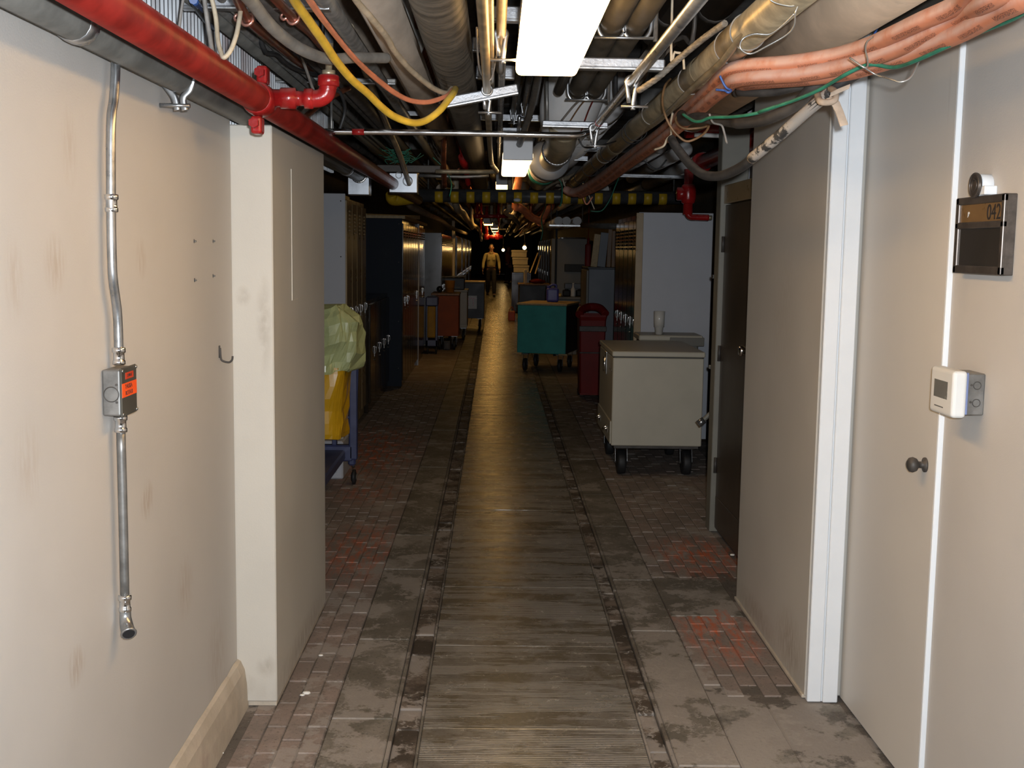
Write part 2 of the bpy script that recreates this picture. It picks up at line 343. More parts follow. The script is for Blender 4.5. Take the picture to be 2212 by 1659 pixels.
# ------------------------------------------------------------------ floor materials
def floor_mat(name, base, base2, t, dark, sc=9, rough=.75, rand=.12, orange=False, ribs=False, spec=.4, pale=None, lines=False, filmk=.7, bumpk=.55):
    m = mat(name, base, rough, var=.16, scale=sc, bump=bumpk, bscale=55, col2=base2, c2t=t, c2w=.06, c2scale=sc * .45, rand=rand, coord='World', spec=spec)
    N, L, b = nodes(m); src = b.inputs['Base Color'].links[0].from_socket
    g = N.new('ShaderNodeNewGeometry')
    def nz(s, d=6, st=None):
        n = N.new('ShaderNodeTexNoise'); n.inputs['Scale'].default_value = s; n.inputs['Detail'].default_value = d; n.inputs['Roughness'].default_value = .68
        if st:
            mp = N.new('ShaderNodeMapping'); mp.inputs['Scale'].default_value = st; L.new(g.outputs['Position'], mp.inputs[0]); L.new(mp.outputs[0], n.inputs['Vector'])
        else: L.new(g.outputs['Position'], n.inputs['Vector'])
        return n.outputs['Fac']
    def rng(s, lo, hi):
        q = N.new('ShaderNodeMapRange'); q.inputs[1].default_value = lo; q.inputs[2].default_value = hi; L.new(s, q.inputs[0]); return q.outputs[0]
    def mx(f, a, c):
        q = N.new('ShaderNodeMix'); q.data_type = 'RGBA'; L.new(f, q.inputs[0]); L.new(a, q.inputs[6]); q.inputs[7].default_value = (*c, 1); return q.outputs[2]
    src = mx(rng(nz(70, 3), .56, .72), src, dark)               # fine dark grains
    src = mx(rng(nz(95, 2), .70, .76), src, (.38, .35, .31))    # pale grit
    if pale: src = mx(rng(nz(2.1, 7), .56, .60), src, pale)
    if lines:                                                   # dried tide marks
        n = nz(3.2, 5); q = N.new('ShaderNodeMath'); q.operation = 'SUBTRACT'; L.new(n, q.inputs[0]); q.inputs[1].default_value = .53
        a = N.new('ShaderNodeMath'); a.operation = 'ABSOLUTE'; L.new(q.outputs[0], a.inputs[0]); src = mx(rng(a.outputs[0], .012, .002), src, (.27, .245, .215))
    def spots(lst):
        acc = None
        for (x, y, rx, ry, k) in lst:
            s1 = N.new('ShaderNodeVectorMath'); s1.operation = 'SUBTRACT'; L.new(g.outputs['Position'], s1.inputs[0]); s1.inputs[1].default_value = (x, y, 0)
            s2 = N.new('ShaderNodeVectorMath'); s2.operation = 'MULTIPLY'; L.new(s1.outputs[0], s2.inputs[0]); s2.inputs[1].default_value = (1 / rx, 1 / ry, 0)
            ln = N.new('ShaderNodeVectorMath'); ln.operation = 'LENGTH'; L.new(s2.outputs[0], ln.inputs[0])
            r1 = N.new('ShaderNodeMapRange'); r1.inputs[1].default_value = 1; r1.inputs[2].default_value = .3; r1.inputs[4].default_value = k; L.new(ln.outputs['Value'], r1.inputs[0])
            if acc is None: acc = r1.outputs[0]
            else:
                a = N.new('ShaderNodeMath'); a.operation = 'MAXIMUM'; L.new(acc, a.inputs[0]); L.new(r1.outputs[0], a.inputs[1]); acc = a.outputs[0]
        return acc
    def m2(op, a, c):
        q = N.new('ShaderNodeMath'); q.operation = op
        for i, z in enumerate((a, c)):
            if isinstance(z, (int, float)): q.inputs[i].default_value = z
            else: L.new(z, q.inputs[i])
        return q.outputs[0]
    # film of dried dust lying across pieces and joints alike
    heavy = spots([(.95, 3.75, .5, .75, 1.0), (.70, 3.7, .3, .7, .8), (-.7, 3.7, .35, 1.2, .55), (.95, 5.0, .4, .6, .4), (-.62, 5.4, .22, 1.4, .5), (.72, 4.6, .2, .9, .45)])
    film = rng(m2('ADD', nz(3.4, 9), m2('MULTIPLY', heavy, .115)), .545, .575)
    src = mx(m2('MULTIPLY', film, filmk), src, (.335, .30, .268))
    if orange:
        om = spots([(.98, 4.85, .22, .55, 1), (1.12, 6.05, .3, .5, 1), (-.72, 6.1, .25, .8, .8), (-1.0, 9.2, .5, 1.6, .9), (-.85, 7.6, .3, .5, .5)])
        src = mx(m2('MULTIPLY', om, rng(nz(13, 5, (2.2, .45, 1)), .44, .62)), src, (.50, .12, .045))
    if ribs:
        sx = N.new('ShaderNodeSeparateXYZ'); L.new(g.outputs['Position'], sx.inputs[0])
        ml = N.new('ShaderNodeMath'); ml.operation = 'MULTIPLY'; L.new(sx.outputs[1], ml.inputs[0]); ml.inputs[1].default_value = 2 * PI / .0135
        sn = N.new('ShaderNodeMath'); sn.operation = 'SINE'; L.new(ml.outputs[0], sn.inputs[0])
        mud = rng(nz(5.0, 7, (.28, 2.0, 1)), .48, .53)          # mud filling the grooves in streaks
        iv = N.new('ShaderNodeMath'); iv.operation = 'SUBTRACT'; iv.inputs[0].default_value = 1; L.new(mud, iv.inputs[1])
        gr = rng(sn.outputs[0], -.2, .6)
        k = N.new('ShaderNodeMath'); k.operation = 'MULTIPLY'; L.new(gr, k.inputs[0]); L.new(iv.outputs[0], k.inputs[1])
        worn = rng(nz(.55, 3), .42, .58)
        k2 = N.new('ShaderNodeMath'); k2.operation = 'MULTIPLY'; L.new(k.outputs[0], k2.inputs[0]); k2.inputs[1].default_value = .92
        src = mx(k2.outputs[0], src, (.36, .335, .30))
        bp = N.new('ShaderNodeBump'); bp.inputs['Strength'].default_value = .6; bp.inputs['Distance'].default_value = .003
        L.new(k.outputs[0], bp.inputs['Height']); old = b.inputs['Normal'].links[0].from_socket; L.new(old, bp.inputs['Normal']); L.new(bp.outputs[0], b.inputs['Normal'])
    L.new(src, b.inputs['Base Color'])
    return m
m_base = floor_mat('mortar_bed', (.15, .125, .105), (.11, .095, .08), .5, (.05, .04, .035), rand=0, orange=True)
m_plate = floor_mat('ribbed_plate', (.175, .155, .128), (.125, .104, .074), .50, (.09, .076, .058), rough=.25, rand=.07, ribs=True, spec=.6, filmk=.25, bumpk=.15)
m_slab = floor_mat('dark_slab', (.185, .165, .138), (.13, .115, .092), .5, (.065, .057, .046), rough=.6, rand=.08, pale=(.25, .225, .195), lines=True)
m_brick = floor_mat('worn_brick', (.265, .208, .178), (.22, .18, .155), .5, (.12, .098, .084), rand=.07, orange=True)
m_gut = floor_mat('gutter_stone', (.16, .125, .098), (.06, .045, .032), .5, (.04, .03, .02), rand=.3, pale=(.27, .24, .21), lines=True)
m_edge = floor_mat('channel_edge', (.17, .15, .12), (.12, .10, .08), .5, (.07, .06, .05), rand=.05)
m_slabr = floor_mat('pale_slab', (.22, .20, .17), (.12, .105, .09), .5, (.06, .05, .045), rand=.1, pale=(.30, .27, .23))

# ================================================================== SETTING
XL, XR = -.89, 1.283
YEND = 76.0
fb = MB(); fb.box(-2.3, 2.5, -3.2, YEND, -.12, -.028, 0)
floor = struct(fb.build('floor', m_base, org=(0, 0, 0)))
def fpart(mb, name, m): return mb.build(name, m, floor)
for (x0, x1) in ((-2.2, -.55), (.802, 2.3)):
    b = MB(); b.box(x0, x1, -3, 14.04, -.1, -.0045, 0); b.build('mortar_bed', m_base, floor)
# ribbed steel plates down the middle
PX0, PX1 = -.228, .513
y = 2.944; i = 0
pm = None
def shared(name, me, loc):
    o = bpy.data.objects.new(name, me); COL.objects.link(o); o.parent = floor; o.location = loc; return o
pb = MB(); pb.box(PX0, PX1, 0, .829, -.026, 0, .003); p0 = pb.build('floor_plate', m_plate, floor, org=(0, 0, 0)); p0.location = (0, y, 0)
pmesh = p0.data
while y + .831 < YEND - 1:
    y += .831; i += 1
    shared('floor_plate', pmesh, (0, y, random.uniform(-.0015, .0015)))
# channel edges (steel angles) beside plates and slabs, in lengths
for (x0, x1, z) in ((PX0 - .010, PX0 - .001, .002), (-.336, -.322, .001), (PX1 + .001, PX1 + .010, .002), (.586, .600, .001)):
    yy = 2.9
    e = MB(); e.box(x0, x1, 0, 2.49, -.026, z, .002); eo = e.build('channel_edge', m_edge, floor, org=(0, 0, 0)); eo.location = (0, yy, 0)
    while yy < 40:
        yy += 2.5; shared('channel_edge', eo.data, (0, yy, 0))
# gutter stones lying low in the channels
rnd = random.Random(3)
gm = {}
for side, (x0, x1) in enumerate(((-.320, -.240), (.525, .584))):
    yy = 2.9
    while yy < 16:
        k = rnd.randrange(4); ln = (.17, .24, .31, .40)[k]
        if (side, k) not in gm:
            b = MB(); b.box(x0, x1, .004, ln - .004, -.027, 0, .006, seg=2); o = b.build('gutter_stone', m_gut, floor, org=(0, 0, 0)); gm[(side, k)] = o.data
            o.location = (0, yy, -.008)
        else: shared('gutter_stone', gm[(side, k)], (0, yy, rnd.uniform(-.014, -.004)))
        yy += ln
# flag slabs
def slabs(x0, x1, lens, y1, m, y0=2.6):
    yy = y0; k = 0; ms = {}
    while yy < y1:
        ln = lens[k % len(lens)]
        if ln not in ms:
            b = MB(); b.box(x0, x1, .003, ln - .003, -.027, 0, .004); o = b.build('floor_slab', m, floor, org=(0, 0, 0)); ms[ln] = o.data; o.location = (0, yy, 0)
        else: shared('floor_slab', ms[ln], (0, yy, rnd.uniform(-.003, .001)))
        yy += ln; k += 1
slabs(-.548, -.338, (1.25, .82, 1.06, .71), 30, m_slab)
slabs(.602, .800, (.9, 1.31, .77, 1.12), 30, m_slab)
# right front: broad pale slabs in front of the door
for (x0, x1, y0, y1) in ((.806, 1.0, 2.7, 3.42), (.806, 1.0, 3.43, 4.02), (1.004, 1.272, 2.7, 3.25), (1.004, 1.272, 3.256, 4.02), (.806, 1.135, 5.02, 5.6)):
    b = MB(); b.box(x0, x1, y0, y1, -.027, rnd.uniform(-.002, .001), .005); fpart(b, 'floor_slab', m_slabr if y0 < 5 else m_slab)
# bricks laid on edge, single pieces as far as they can be told apart
bm_ = []
for k in range(5):
    b = MB(); b.box(.002, .0665 + rnd.uniform(-.001, .001), .003, .204, -.027, rnd.uniform(-.001, .001), .003)
    bm_.append(b)
bmesh_ = []
def brick(x, y):
    k = rnd.randrange(5)
    if len(bmesh_) <= k:
        k = len(bmesh_); o = bm_[k].build('brick', m_brick, floor, org=(0, 0, 0)); bmesh_.append(o.data); o.location = (x, y, 0)
    else: shared('brick', bmesh_[k], (x, y, rnd.uniform(-.0022, .001)))
nb = 0
def blocked(x, y):
    if x < 0: return x < -.885 and y < 5.2 or (3.88 < y < 5.1 and x < -.80)
    return (y < 4.02 and x > .79) or (4.0 < y < 5.30 and x > 1.14) or (4.98 < y < 5.62 and x > .79) or (5.3 < y < 6.8 and x > 1.24)
stuff = MB()
def lay(xs, y0, y1):
    global nb
    for c, x in enumerate(xs):
        yy = y0 + (.1 if c % 2 else 0)
        while yy < y1:
            if not blocked(x, yy):
                if yy < 7.6 and nb < 296 and abs(x) < 1.3: brick(x, yy); nb += 1
                else: stuff.box(x + .003, x + .0655, yy + .004, yy + .203, -.027, rnd.uniform(-.003, .001), 0)
            yy += .207
lay([-.62 - .0685 * k for k in range(10)], 2.95, 14.0)
lay([.803 + .0685 * k for k in range(13)], 2.95, 14.0)
o = fpart(stuff, 'brick_paving', m_brick); o['kind'] = 'stuff'
b = MB(); b.box(-2.2, -.552, 14.05, YEND, -.027, -.001, 0); fpart(b, 'far_paving', m_brick)
b = MB(); b.box(.803, 2.4, 14.05, YEND, -.027, -.001, 0); fpart(b, 'far_paving', m_brick)
for (x0, x1) in ((-.548, -.338), (.602, .8)):
    b = MB(); b.box(x0, x1, 31, YEND, -.027, -.001, 0); fpart(b, 'far_slab', m_slab)

# walls
b = MB(); b.box(XL - .12, XL, -3.0, 3.94, 0, 2.085, .002); struct(b.build('wall_left', m_wall))
b = MB(); b.box(-1.7, -.752, 3.942, 5.115, .02, 2.02, .004)
pier = struct(b.build('wall_left_pier', m_pier))
b = MB(); b.box(-.7525, -.7495, 4.30, 4.302, 1.42, 1.90, 0); b.box(-.7525, -.7495, 4.302, 4.55, 1.42, 1.422, 0); b.build('panel_seam', mat('seam', (.62, .58, .5), .6), pier)
b = MB(); b.box(-1.7, -.756, 3.955, 5.1, 0, .022, .002); b.build('ragged_foot', m_curb, pier)
# concrete curb along the foot of the left wall (irregular top)
rows = []
rr = random.Random(5)
for k in range(60):
    yy = -1 + 4.95 * k / 59
    j = rr.uniform(-.003, .003)
    rows.append([(XL + .001, yy, .178 + j), (XL + .014 + j, yy, .172 + j), (XL + .027 + j * .5, yy, .14 + j), (XL + .033, yy, .08), (XL + .036, yy, -.002)])
b = MB(); b.quadgrid(rows, smooth=False); struct(b.build('baseboard_left', m_curb))
# corrugated sheet over the left wall
rows = []
NR = 190; ps = []
for k in range(NR):
    yy = -1 + k * .04
    ps += [(-.93, yy), (-.93, yy + .012), (-.912, yy + .018), (-.912, yy + .028), (-.93, yy + .034)]
b = MB(); b.quadgrid([[(x, yy, 2.03) for x, yy in ps], [(x, yy, 3.0) for x, yy in ps]], smooth=False)
o = b.build('corrugated_sheet', mat('corrugated_zinc', (.36, .38, .40), .45, .55, var=.35, scale=5, stretch=(1, 1, .25), col2=(.16, .13, .13), c2t=.56, c2scale=4))
tag(o, 'grey corrugated metal sheet standing above the left wall behind the red pipe', 'metal sheet')
# right side
b = MB(); b.box(XR, XR + .15, -3.0, 3.245, 0, 3.0, .002); struct(b.build('wall_right', m_wall))
b = MB(); b.box(1.15, 2.5, 4.062, 5.27, .012, 2.56, .003); encl = struct(b.build('wall_right_enclosure', m_encl))
b = MB(); b.box(1.143, 1.2, 4.07, 5.28, 0, .014, .002); b.build('broken_foot', m_curb, encl)
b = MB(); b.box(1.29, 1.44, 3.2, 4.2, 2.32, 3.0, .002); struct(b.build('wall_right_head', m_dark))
# door 1: flush leaf in a white steel frame
b = MB(); b.box(1.278, 1.318, 3.318, 4.056, .012, 2.32, .002); d1 = struct(b.build('door_1', m_door))
b = MB(); b.lathe((1.278, 3.352, 1.005), (-1, 0, 0), [(.022, 0), (.022, .005), (.010, .008), (.010, .022), (.019, .028), (.023, .038), (.021, .048), (.012, .054), (.0, .055)], 20); lab(b.build('door_knob', m_iron, d1), 'dark round knob')
b = MB(); b.box(1.153, 1.2035, 4.032, 4.06, 0, 2.42, .003); struct(b.build('trim_1', m_trim))
b = MB(); b.box(1.2085, 1.262, 4.026, 4.06, 0, 2.42, .003); b.box(1.2, 1.212, 4.040, 4.06, .0, 2.42, 0); struct(b.build('trim_2', m_trim))
b = MB(); b.box(1.270, 1.33, 3.256, 3.312, 0, 2.40, .002); struct(b.build('trim_3', m_door))
b = MB(); b.box(1.269, 1.30, 3.2455, 3.2562, 0, 2.40, .002); struct(b.build('trim_lit_edge', m_trim))  # white bead paints in the flash-lit edge of the frame
# recesses further on, back of the corridor
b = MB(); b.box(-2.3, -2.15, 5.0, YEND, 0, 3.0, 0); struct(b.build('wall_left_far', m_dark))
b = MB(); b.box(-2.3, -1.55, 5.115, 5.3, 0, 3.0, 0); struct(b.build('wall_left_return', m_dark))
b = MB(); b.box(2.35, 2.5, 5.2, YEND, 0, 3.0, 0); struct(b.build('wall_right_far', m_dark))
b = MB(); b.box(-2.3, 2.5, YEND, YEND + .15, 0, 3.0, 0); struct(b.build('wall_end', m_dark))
b = MB(); b.box(-1.1, 1.5, -3.2, -3.05, 0, 3.0, 0); struct(b.build('wall_back_bounce', m_wall))  # unseen wall added to close the open corridor and bounce light
b = MB(); b.box(-2.3, 2.5, -3.2, YEND, 3.0, 3.15, 0); struct(b.build('ceiling', m_ceil))
for k in range(12):
    yy = 5.4 + k * 4.65
    b = MB(); b.box(-2.15, 2.35, yy, yy + .22, 2.84, 3.0, .01); tag(b.build('ceiling_beam', m_ceil), 'dark sooty beam crossing the ceiling above the pipes', 'beam', 'ceiling beams over the pipes')
# brown door past the enclosure
b = MB(); b.box(1.292, 1.335, 5.60, 6.575, .03, 1.885, .003); d2 = struct(b.build('door_2', m_brown_door))
b = MB(); b.box(1.288, 1.294, 5.62, 6.56, .05, .22, .002); b.build('kick_plate', m_brown_door, d2)
b = MB(); b.lathe((1.292, 5.78, 1.13), (-1, 0, 0), [(.03, 0), (.03, .006), (.012, .01), (.012, .03), (.025, .04), (.028, .055), (.02, .065), (.0, .067)], 18); lab(b.build('door_knob', m_chr2, d2), 'bright round knob')
b = MB(); b.cyl((1.292, 5.78, 1.06), (1.284, 5.78, 1.06), .014); b.build('lock_cylinder', m_chr2, d2)
for zz in (1.62, 1.0, .35):
    b = MB(); b.cyl((1.286, 6.585, zz), (1.286, 6.585, zz + .09), .009, 10); b.build('hinge', m_iron, d2)
b = MB(); b.box(1.284, 1.42, 5.30, 6.59, 1.892, 1.995, .003); struct(b.build('trim_4', m_lock_tan))
b = MB(); b.box(1.266, 1.42, 6.595, 6.72, 0, 2.35, .004); struct(b.build('trim_5', m_jamb))
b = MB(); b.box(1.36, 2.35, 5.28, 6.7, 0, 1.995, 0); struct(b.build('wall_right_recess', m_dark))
rows = []; ps = []
for k in range(70):
    yy = 5.3 + k * .034; ps += [(1.645, yy), (1.645, yy + .012), (1.628, yy + .016), (1.628, yy + .028)]
b = MB(); b.quadgrid([[(x, yy, 2.0) for x, yy in ps], [(x, yy, 2.8) for x, yy in ps]], smooth=False)
tag(b.build('corrugated_sheet', m_strut), 'small ribbed metal sheet above the brown door', 'metal sheet')

# ================================================================== LIGHTS THE PLACE HAS, PLUS ONE ADDED
LZ = 2.12
def fixture(x, y0, y1, w, label, m, lit=True, knock=False, group=None, z=None):
    LZ = 2.12 if z is None else z
    t = thing('ceiling_light', label, 'light', ((x), (y0 + y1) / 2, LZ), group)
    b = MB(); b.box(x - w / 2 + .006, x + w / 2 - .006, y0 + .004, y1, LZ + .045, LZ + .155, .008); b.build('housing', m_lampw, t)
    b = MB(); b.box(x - w / 2, x + w / 2, y0 + .012, y1 + .01, LZ, LZ + .05, .016, seg=3); b.build('lens', m, t)
    b = MB(); b.box(x - w / 2 + .002, x + w / 2 - .002, y0, y0 + .012, LZ - .002, LZ + .158, .004); e = b.build('end_plate', m_lampw, t)
    if knock:
        b = MB(); b.ring((x, y0 - .002, LZ + .135), (0, 1, 0), .017, .003, 18); b.cyl((x, y0 + .001, LZ + .135), (x, y0 - .004, LZ + .135), .015, 16); b.cyl((x, y0 - .001, LZ + .135), (x + .004, y0 - .10, LZ + .23), .010, 10); b.build('cable_connector', m_emt, e)
    return t
c1 = PZ(1180, 165, LZ)
fixture(.14, 1.92, 3.435, .178, 'nearest lit ceiling light with long overexposed white lens', m_lens)
fixture(.118, 6.61, 8.14, .172, 'second ceiling light with pale grey end plate and glowing lens', m_lens2, knock=True)
fixture(.08, 15.4, 16.7, .18, 'added ceiling light set high among the pipes beyond the hazard bar', mat('added_lamp_lens', (.9, .88, .8), .4, var=0, emit=(1.0, .58, .18, 11)), z=2.46)  # added lamp tucked behind pipes to brighten the floor further on
fixture(-.165, 23.6, 25.1, .19, 'far lit ceiling light just under the red cross pipe', m_lensf)
fixture(-.04, 28.3, 29.8, .19, 'small far ceiling light second behind the red cross pipe', m_lensf)
fixture(-.03, 33.2, 34.7, .19, 'small far ceiling light third behind the red cross pipe', m_lensf)
fixture(.0, 38.0, 39.5, .19, 'small far ceiling light fourth behind the red cross pipe', m_lensf)
fixture(.05, 43.0, 44.5, .19, 'farthest small ceiling light deep in the corridor', m_lensf)
for (px, py, Y, r, l) in ((1133, 535, 46, .075, 'bright round far bulb to the right of the pale boxes'), (1087, 540, 58, .07, 'bright far bulb between the two people')):
    p = P(px, py, Y); t = thing('bulb_lamp', l, 'lamp', p)
    b = MB(); b.ell(p, (r, r, r)); b.build('bulb', m_bulb, t)
    b = MB(); b.cyl(p + Vector((0, 0, r * .8)), p + Vector((0, 0, r + .12)), r * .55, 12); b.cyl(p + Vector((0, 0, r + .1)), (p.x, p.y, 2.9), .012, 8); b.build('holder', m_iron, t)

# ================================================================== PIPES AND CABLES UNDER THE CEILING
def single(mb, name, label, cat, m, group=None): return tag(mb.build(name, m), label, cat, group)
def run(name, label, cat, p, y0, y1, r, m, rings=(), rm=None, rib=None, group=None, n=16, ringname='coupling', rr=1.12, rl=.05):
    """pipe parallel to the corridor through point p"""
    mb = MB(); mb.tube([(p.x, y0, p.z), (p.x, y1, p.z)], r, n=n, sub=1, rib=rib)
    o = single(mb, name, label, cat, m, group)
    for q in rings:
        b = MB(); b.lathe((p.x, q - rl / 2, p.z), (0, 1, 0), [(r * 1.0, 0), (r * rr, .004), (r * rr, rl - .004), (r, rl)], n); b.build(ringname, rm or m, o)
    return o
def cable(name, label, cat, pts, r, m, n=8, sub=5, rib=None, group=None, flat=1.0):
    mb = MB(); mb.tube(pts, r, n=n, sub=sub, rib=rib, flat=flat); return single(mb, name, label, cat, m, group)
def clevis(p, r, m=m_emt, parent=None, y=None, w=.006):
    """pear shaped conduit hanger under a pipe with its bolt"""
    y = p.y if y is None else y
    b = MB(); pts = [(p.x + math.cos(a) * r * 1.12, y, p.z + math.sin(a) * r * 1.12) for a in [PI * (1.15 - 1.3 * k / 8 + 0) for k in range(9)]]
    L = [(p.x - .006, y, p.z - r - .045), (p.x - r * .9, y, p.z - r * .7)] + [(p.x + math.cos(a) * r * 1.1, y, p.z + math.sin(a) * r * 1.1) for a in [PI - k * PI / 6 for k in range(7)]] + [(p.x + r * .9, y, p.z - r * .7), (p.x + .006, y, p.z - r - .045), (p.x + .006, y, p.z - r - .065)]
    b.tube(L, .0032, n=6, sub=2, flat=2.2); b.cyl((p.x - .03, y, p.z - r - .055), (p.x + .05, y, p.z - r - .055), .0045, 8)
    return b.build('hanger', m, parent)

# --- left side
pr = PX(560, 215, -.70)
redp = run('sprinkler_pipe', 'long dusty red sprinkler pipe running above the left wall', 'pipe', pr, .8, 10.5, .041, m_red)
# grooved coupling, tee and elbow of the red pipe
yc = pr.y
b = MB(); b.lathe((pr.x, yc - .05, pr.z), (0, 1, 0), [(.042, 0), (.046, .006), (.049, .03), (.049, .08), (.046, .098), (.042, .105)], 22)
for sx, sz in ((.15, 1.0), (-.1, -1.0)):
    q = Vector((pr.x + sx * .072, yc + .003, pr.z + sz * .072)); b.box(q.x - .016, q.x + .016, yc - .02, yc + .034, q.z - .028, q.z + .024, .008, seg=2)
    b.cyl(q + Vector((0, -.055, 0)), q + Vector((0, .06, 0)), .009, 8); b.cyl(q + Vector((0, -.06, 0)), q + Vector((0, -.04, 0)), .015, 6)
b.build('grooved_coupling', m_redg, redp)
tz = pr.z + .006
b = MB(); b.lathe((pr.x + .03, yc + .01, tz), (1, 0, 0), [(.026, 0), (.026, .03), (.031, .032), (.031, .075), (.022, .078), (.022, .10), (.030, .102), (.030, .125), (.026, .128)], 18)
b.tube([(pr.x + .15, yc + .01, tz), (pr.x + .175, yc + .01, tz + .002), (pr.x + .195, yc + .01, tz + .016), (pr.x + .202, yc + .01, tz + .045)], .026, n=14)
b.lathe((pr.x + .202, yc + .01, tz + .035), (0, 0, 1), [(.026, 0), (.032, .003), (.032, .03), (.027, .034)], 16); b.build('branch_elbow', m_redg, redp)
b = MB(); b.cyl((pr.x + .202, yc + .01, tz + .066), (pr.x + .202, yc + .01, tz + .082), .02, 14); b.cyl((pr.x + .202, yc + .01, tz + .08), (pr.x + .206, yc + .012, tz + .16), .010, 10); b.build('branch_nipple', m_brass, redp)

pg = PX(380, 165, -.84)
greyp = run('conduit_pipe', 'grey conduit pipe hugging the top of the left wall under the red pipe', 'pipe', pg, .8, 7.16, .039, m_greyp, rings=(2.38, 6.55), rm=m_emt, rr=1.09)
b = MB(); yq = PX(385, 180, -.84).y
b.tube([(pg.x - .03, yq, pg.z + .03), (pg.x + .002, yq, pg.z + .042), (pg.x + .038, yq, pg.z + .012), (pg.x + .030, yq, pg.z - .03), (pg.x + .012, yq, pg.z - .052), (pg.x + .016, yq, pg.z - .085)], .004, n=6, flat=2.5)
b.tube([(pg.x - .036, yq, pg.z - .018), (pg.x - .012, yq, pg.z - .05), (pg.x - .004, yq, pg.z - .085)], .004, n=6, flat=2.5)
b.cyl((pg.x - .05, yq, pg.z - .072), (pg.x + .03, yq, pg.z - .072), .006, 8); b.build('conduit_hanger', m_emt, greyp)
kb = P(779, 408, 7.28)
b = MB(); b.box(kb.x - .066, kb.x + .066, 7.17, 7.29, kb.z - .042, kb.z + .07, .004); t = single(b, 'junction_box', 'small zinc junction box at the end of the grey conduit', 'electrical box', m_zbox)
b = MB(); b.ring((pg.x, 7.165, pg.z), (0, 1, 0), .043, .006, 20); b.build('lock_ring', m_chr2, t)

# grey trays, pipes and copper between the red pipe and the middle
for k, (px, py, r, l, m) in enumerate(((497, 60, .026, 'broad grey cable duct nearest the corrugated sheet', m_greyp), (522, 60, .013, 'dull conduit beside the broad grey cable duct', m_emtd), (527, 40, .013, 'dull conduit just left of the first copper pipe', m_emtd), (566, 20, .018, 'dark dusty pipe between the two copper pipes', m_iron), (590, 10, .03, 'wide black pipe left of the yellow cable', m_iron), (716, 20, .026, 'grey pipe under the pale orange cables', m_emtd))):
    p = P(px, py, 2500 * .70 / (532 - py)); run('ceiling_pipe', l, 'pipe', p, 1.2, 13, r, m)
p = P(445, 30, 2500 * .66 / 500); cable('blue_cable', 'blue and black cable along the grey duct at upper left', 'cable', [z7(400, 0, 3.1), z7(550, 190, 3.5), z7(640, 320, 3.75), z7(760, 440, 4.1), z7(950, 620, 4.7), z7(1120, 760, 5.3), z7(1380, 930, 6.4)], .011, m_blue)
cable('black_cable', 'black cable crossing the corrugated sheet beside the blue one', 'cable', [z7(390, 0, 3.1), z7(480, 140, 3.35), z7(600, 300, 3.7), z7(800, 530, 4.3), z7(1100, 800, 5.3), z7(1450, 960, 6.6)], .010, m_bcab)
cop1 = cable('copper_pipe', 'copper pipe nearer the left wall with bright clamp', 'pipe', [P(501, -30, 2.6), z2(60, 0, 2.85), z2(160, 190, 3.1), z2(380, 380, 3.6), z2(620, 580, 4.3), z2(900, 800, 5.6)], .0125, m_copper, n=12)
cop2 = cable('copper_pipe', 'second copper pipe passing behind the yellow cable', 'pipe', [P(578, -20, 2.75), z2(430, 0, 2.9), z2(600, 180, 3.2), z2(760, 320, 3.55), z2(880, 460, 3.95), z2(1150, 700, 5)], .0125, m_copper, n=12)
for par, a in ((cop1, z2(150, 185, 3.08)), (cop2, z2(590, 172, 3.18))):
    b = MB(); b.ring(a, (.3, 1, -.3), .0165, .0045, 16); b.ring(a + Vector((-.024, 0, .004)), (.3, 1, -.3), .009, .004, 12); b.build('pipe_clamp', m_coppc, par)
cable('flexible_conduit', 'thick grey flexible conduit curving across behind the yellow cable', 'conduit', [P(500, -40, 2.45), z2(180, 0, 2.7), z2(380, 250, 2.9), z2(600, 430, 3.1), z2(800, 530, 3.25), z2(960, 565, 3.35), z2(1200, 550, 3.5), z2(1480, 555, 3.7)], .0145, m_flex, n=12, sub=8, rib=(.006, .10))
cable('grey_cable', 'grey cable loop hanging before the corrugated sheet', 'cable', [z7(610, -20, 2.9), z7(640, 0, 2.9), z7(690, 240, 2.9), z7(715, 520, 2.88), z7(760, 690, 2.86), z7(800, 735, 2.85), z7(880, 640, 2.86), z7(950, 450, 2.88), z7(990, 250, 2.9), z7(1020, 80, 2.95), z7(1100, -60, 3)], .0058, m_cab)
cable('grey_cable', 'darker twin cable just left of the hanging grey loop', 'cable', [z7(540, -20, 2.95), z7(570, 200, 2.95), z7(610, 450, 2.95), z7(650, 680, 2.93), z7(720, 780, 2.92), z7(790, 720, 2.92)], .0058, m_gcab)
cable('hanger_rod', 'thin steel rod hanging before the corrugated sheet', 'rod', [P(397, -10, 3.0), P(392, 20, 3.0), P(385, 74, 3.0)], .0042, m_gcab, n=6)
cable('yellow_cable', 'thick yellow cable sagging from upper left to the slanted strut', 'cable', [P(618, -40, 2.6), z2(600, 0, 2.75), z2(740, 200, 2.9), z2(880, 400, 3.05), z2(1000, 580, 3.2), z2(1150, 760, 3.35), z2(1300, 890, 3.5), z2(1420, 1010, 3.6), z2(1550, 1110, 3.7), z2(1720, 1172, 3.78), z2(1850, 1155, 3.84), z2(1980, 1065, 3.88), z2(2060, 970, 3.92), z2(2115, 900, 3.96), z2(2140, 850, 4.06)], .0115, m_yel, n=12, sub=8)
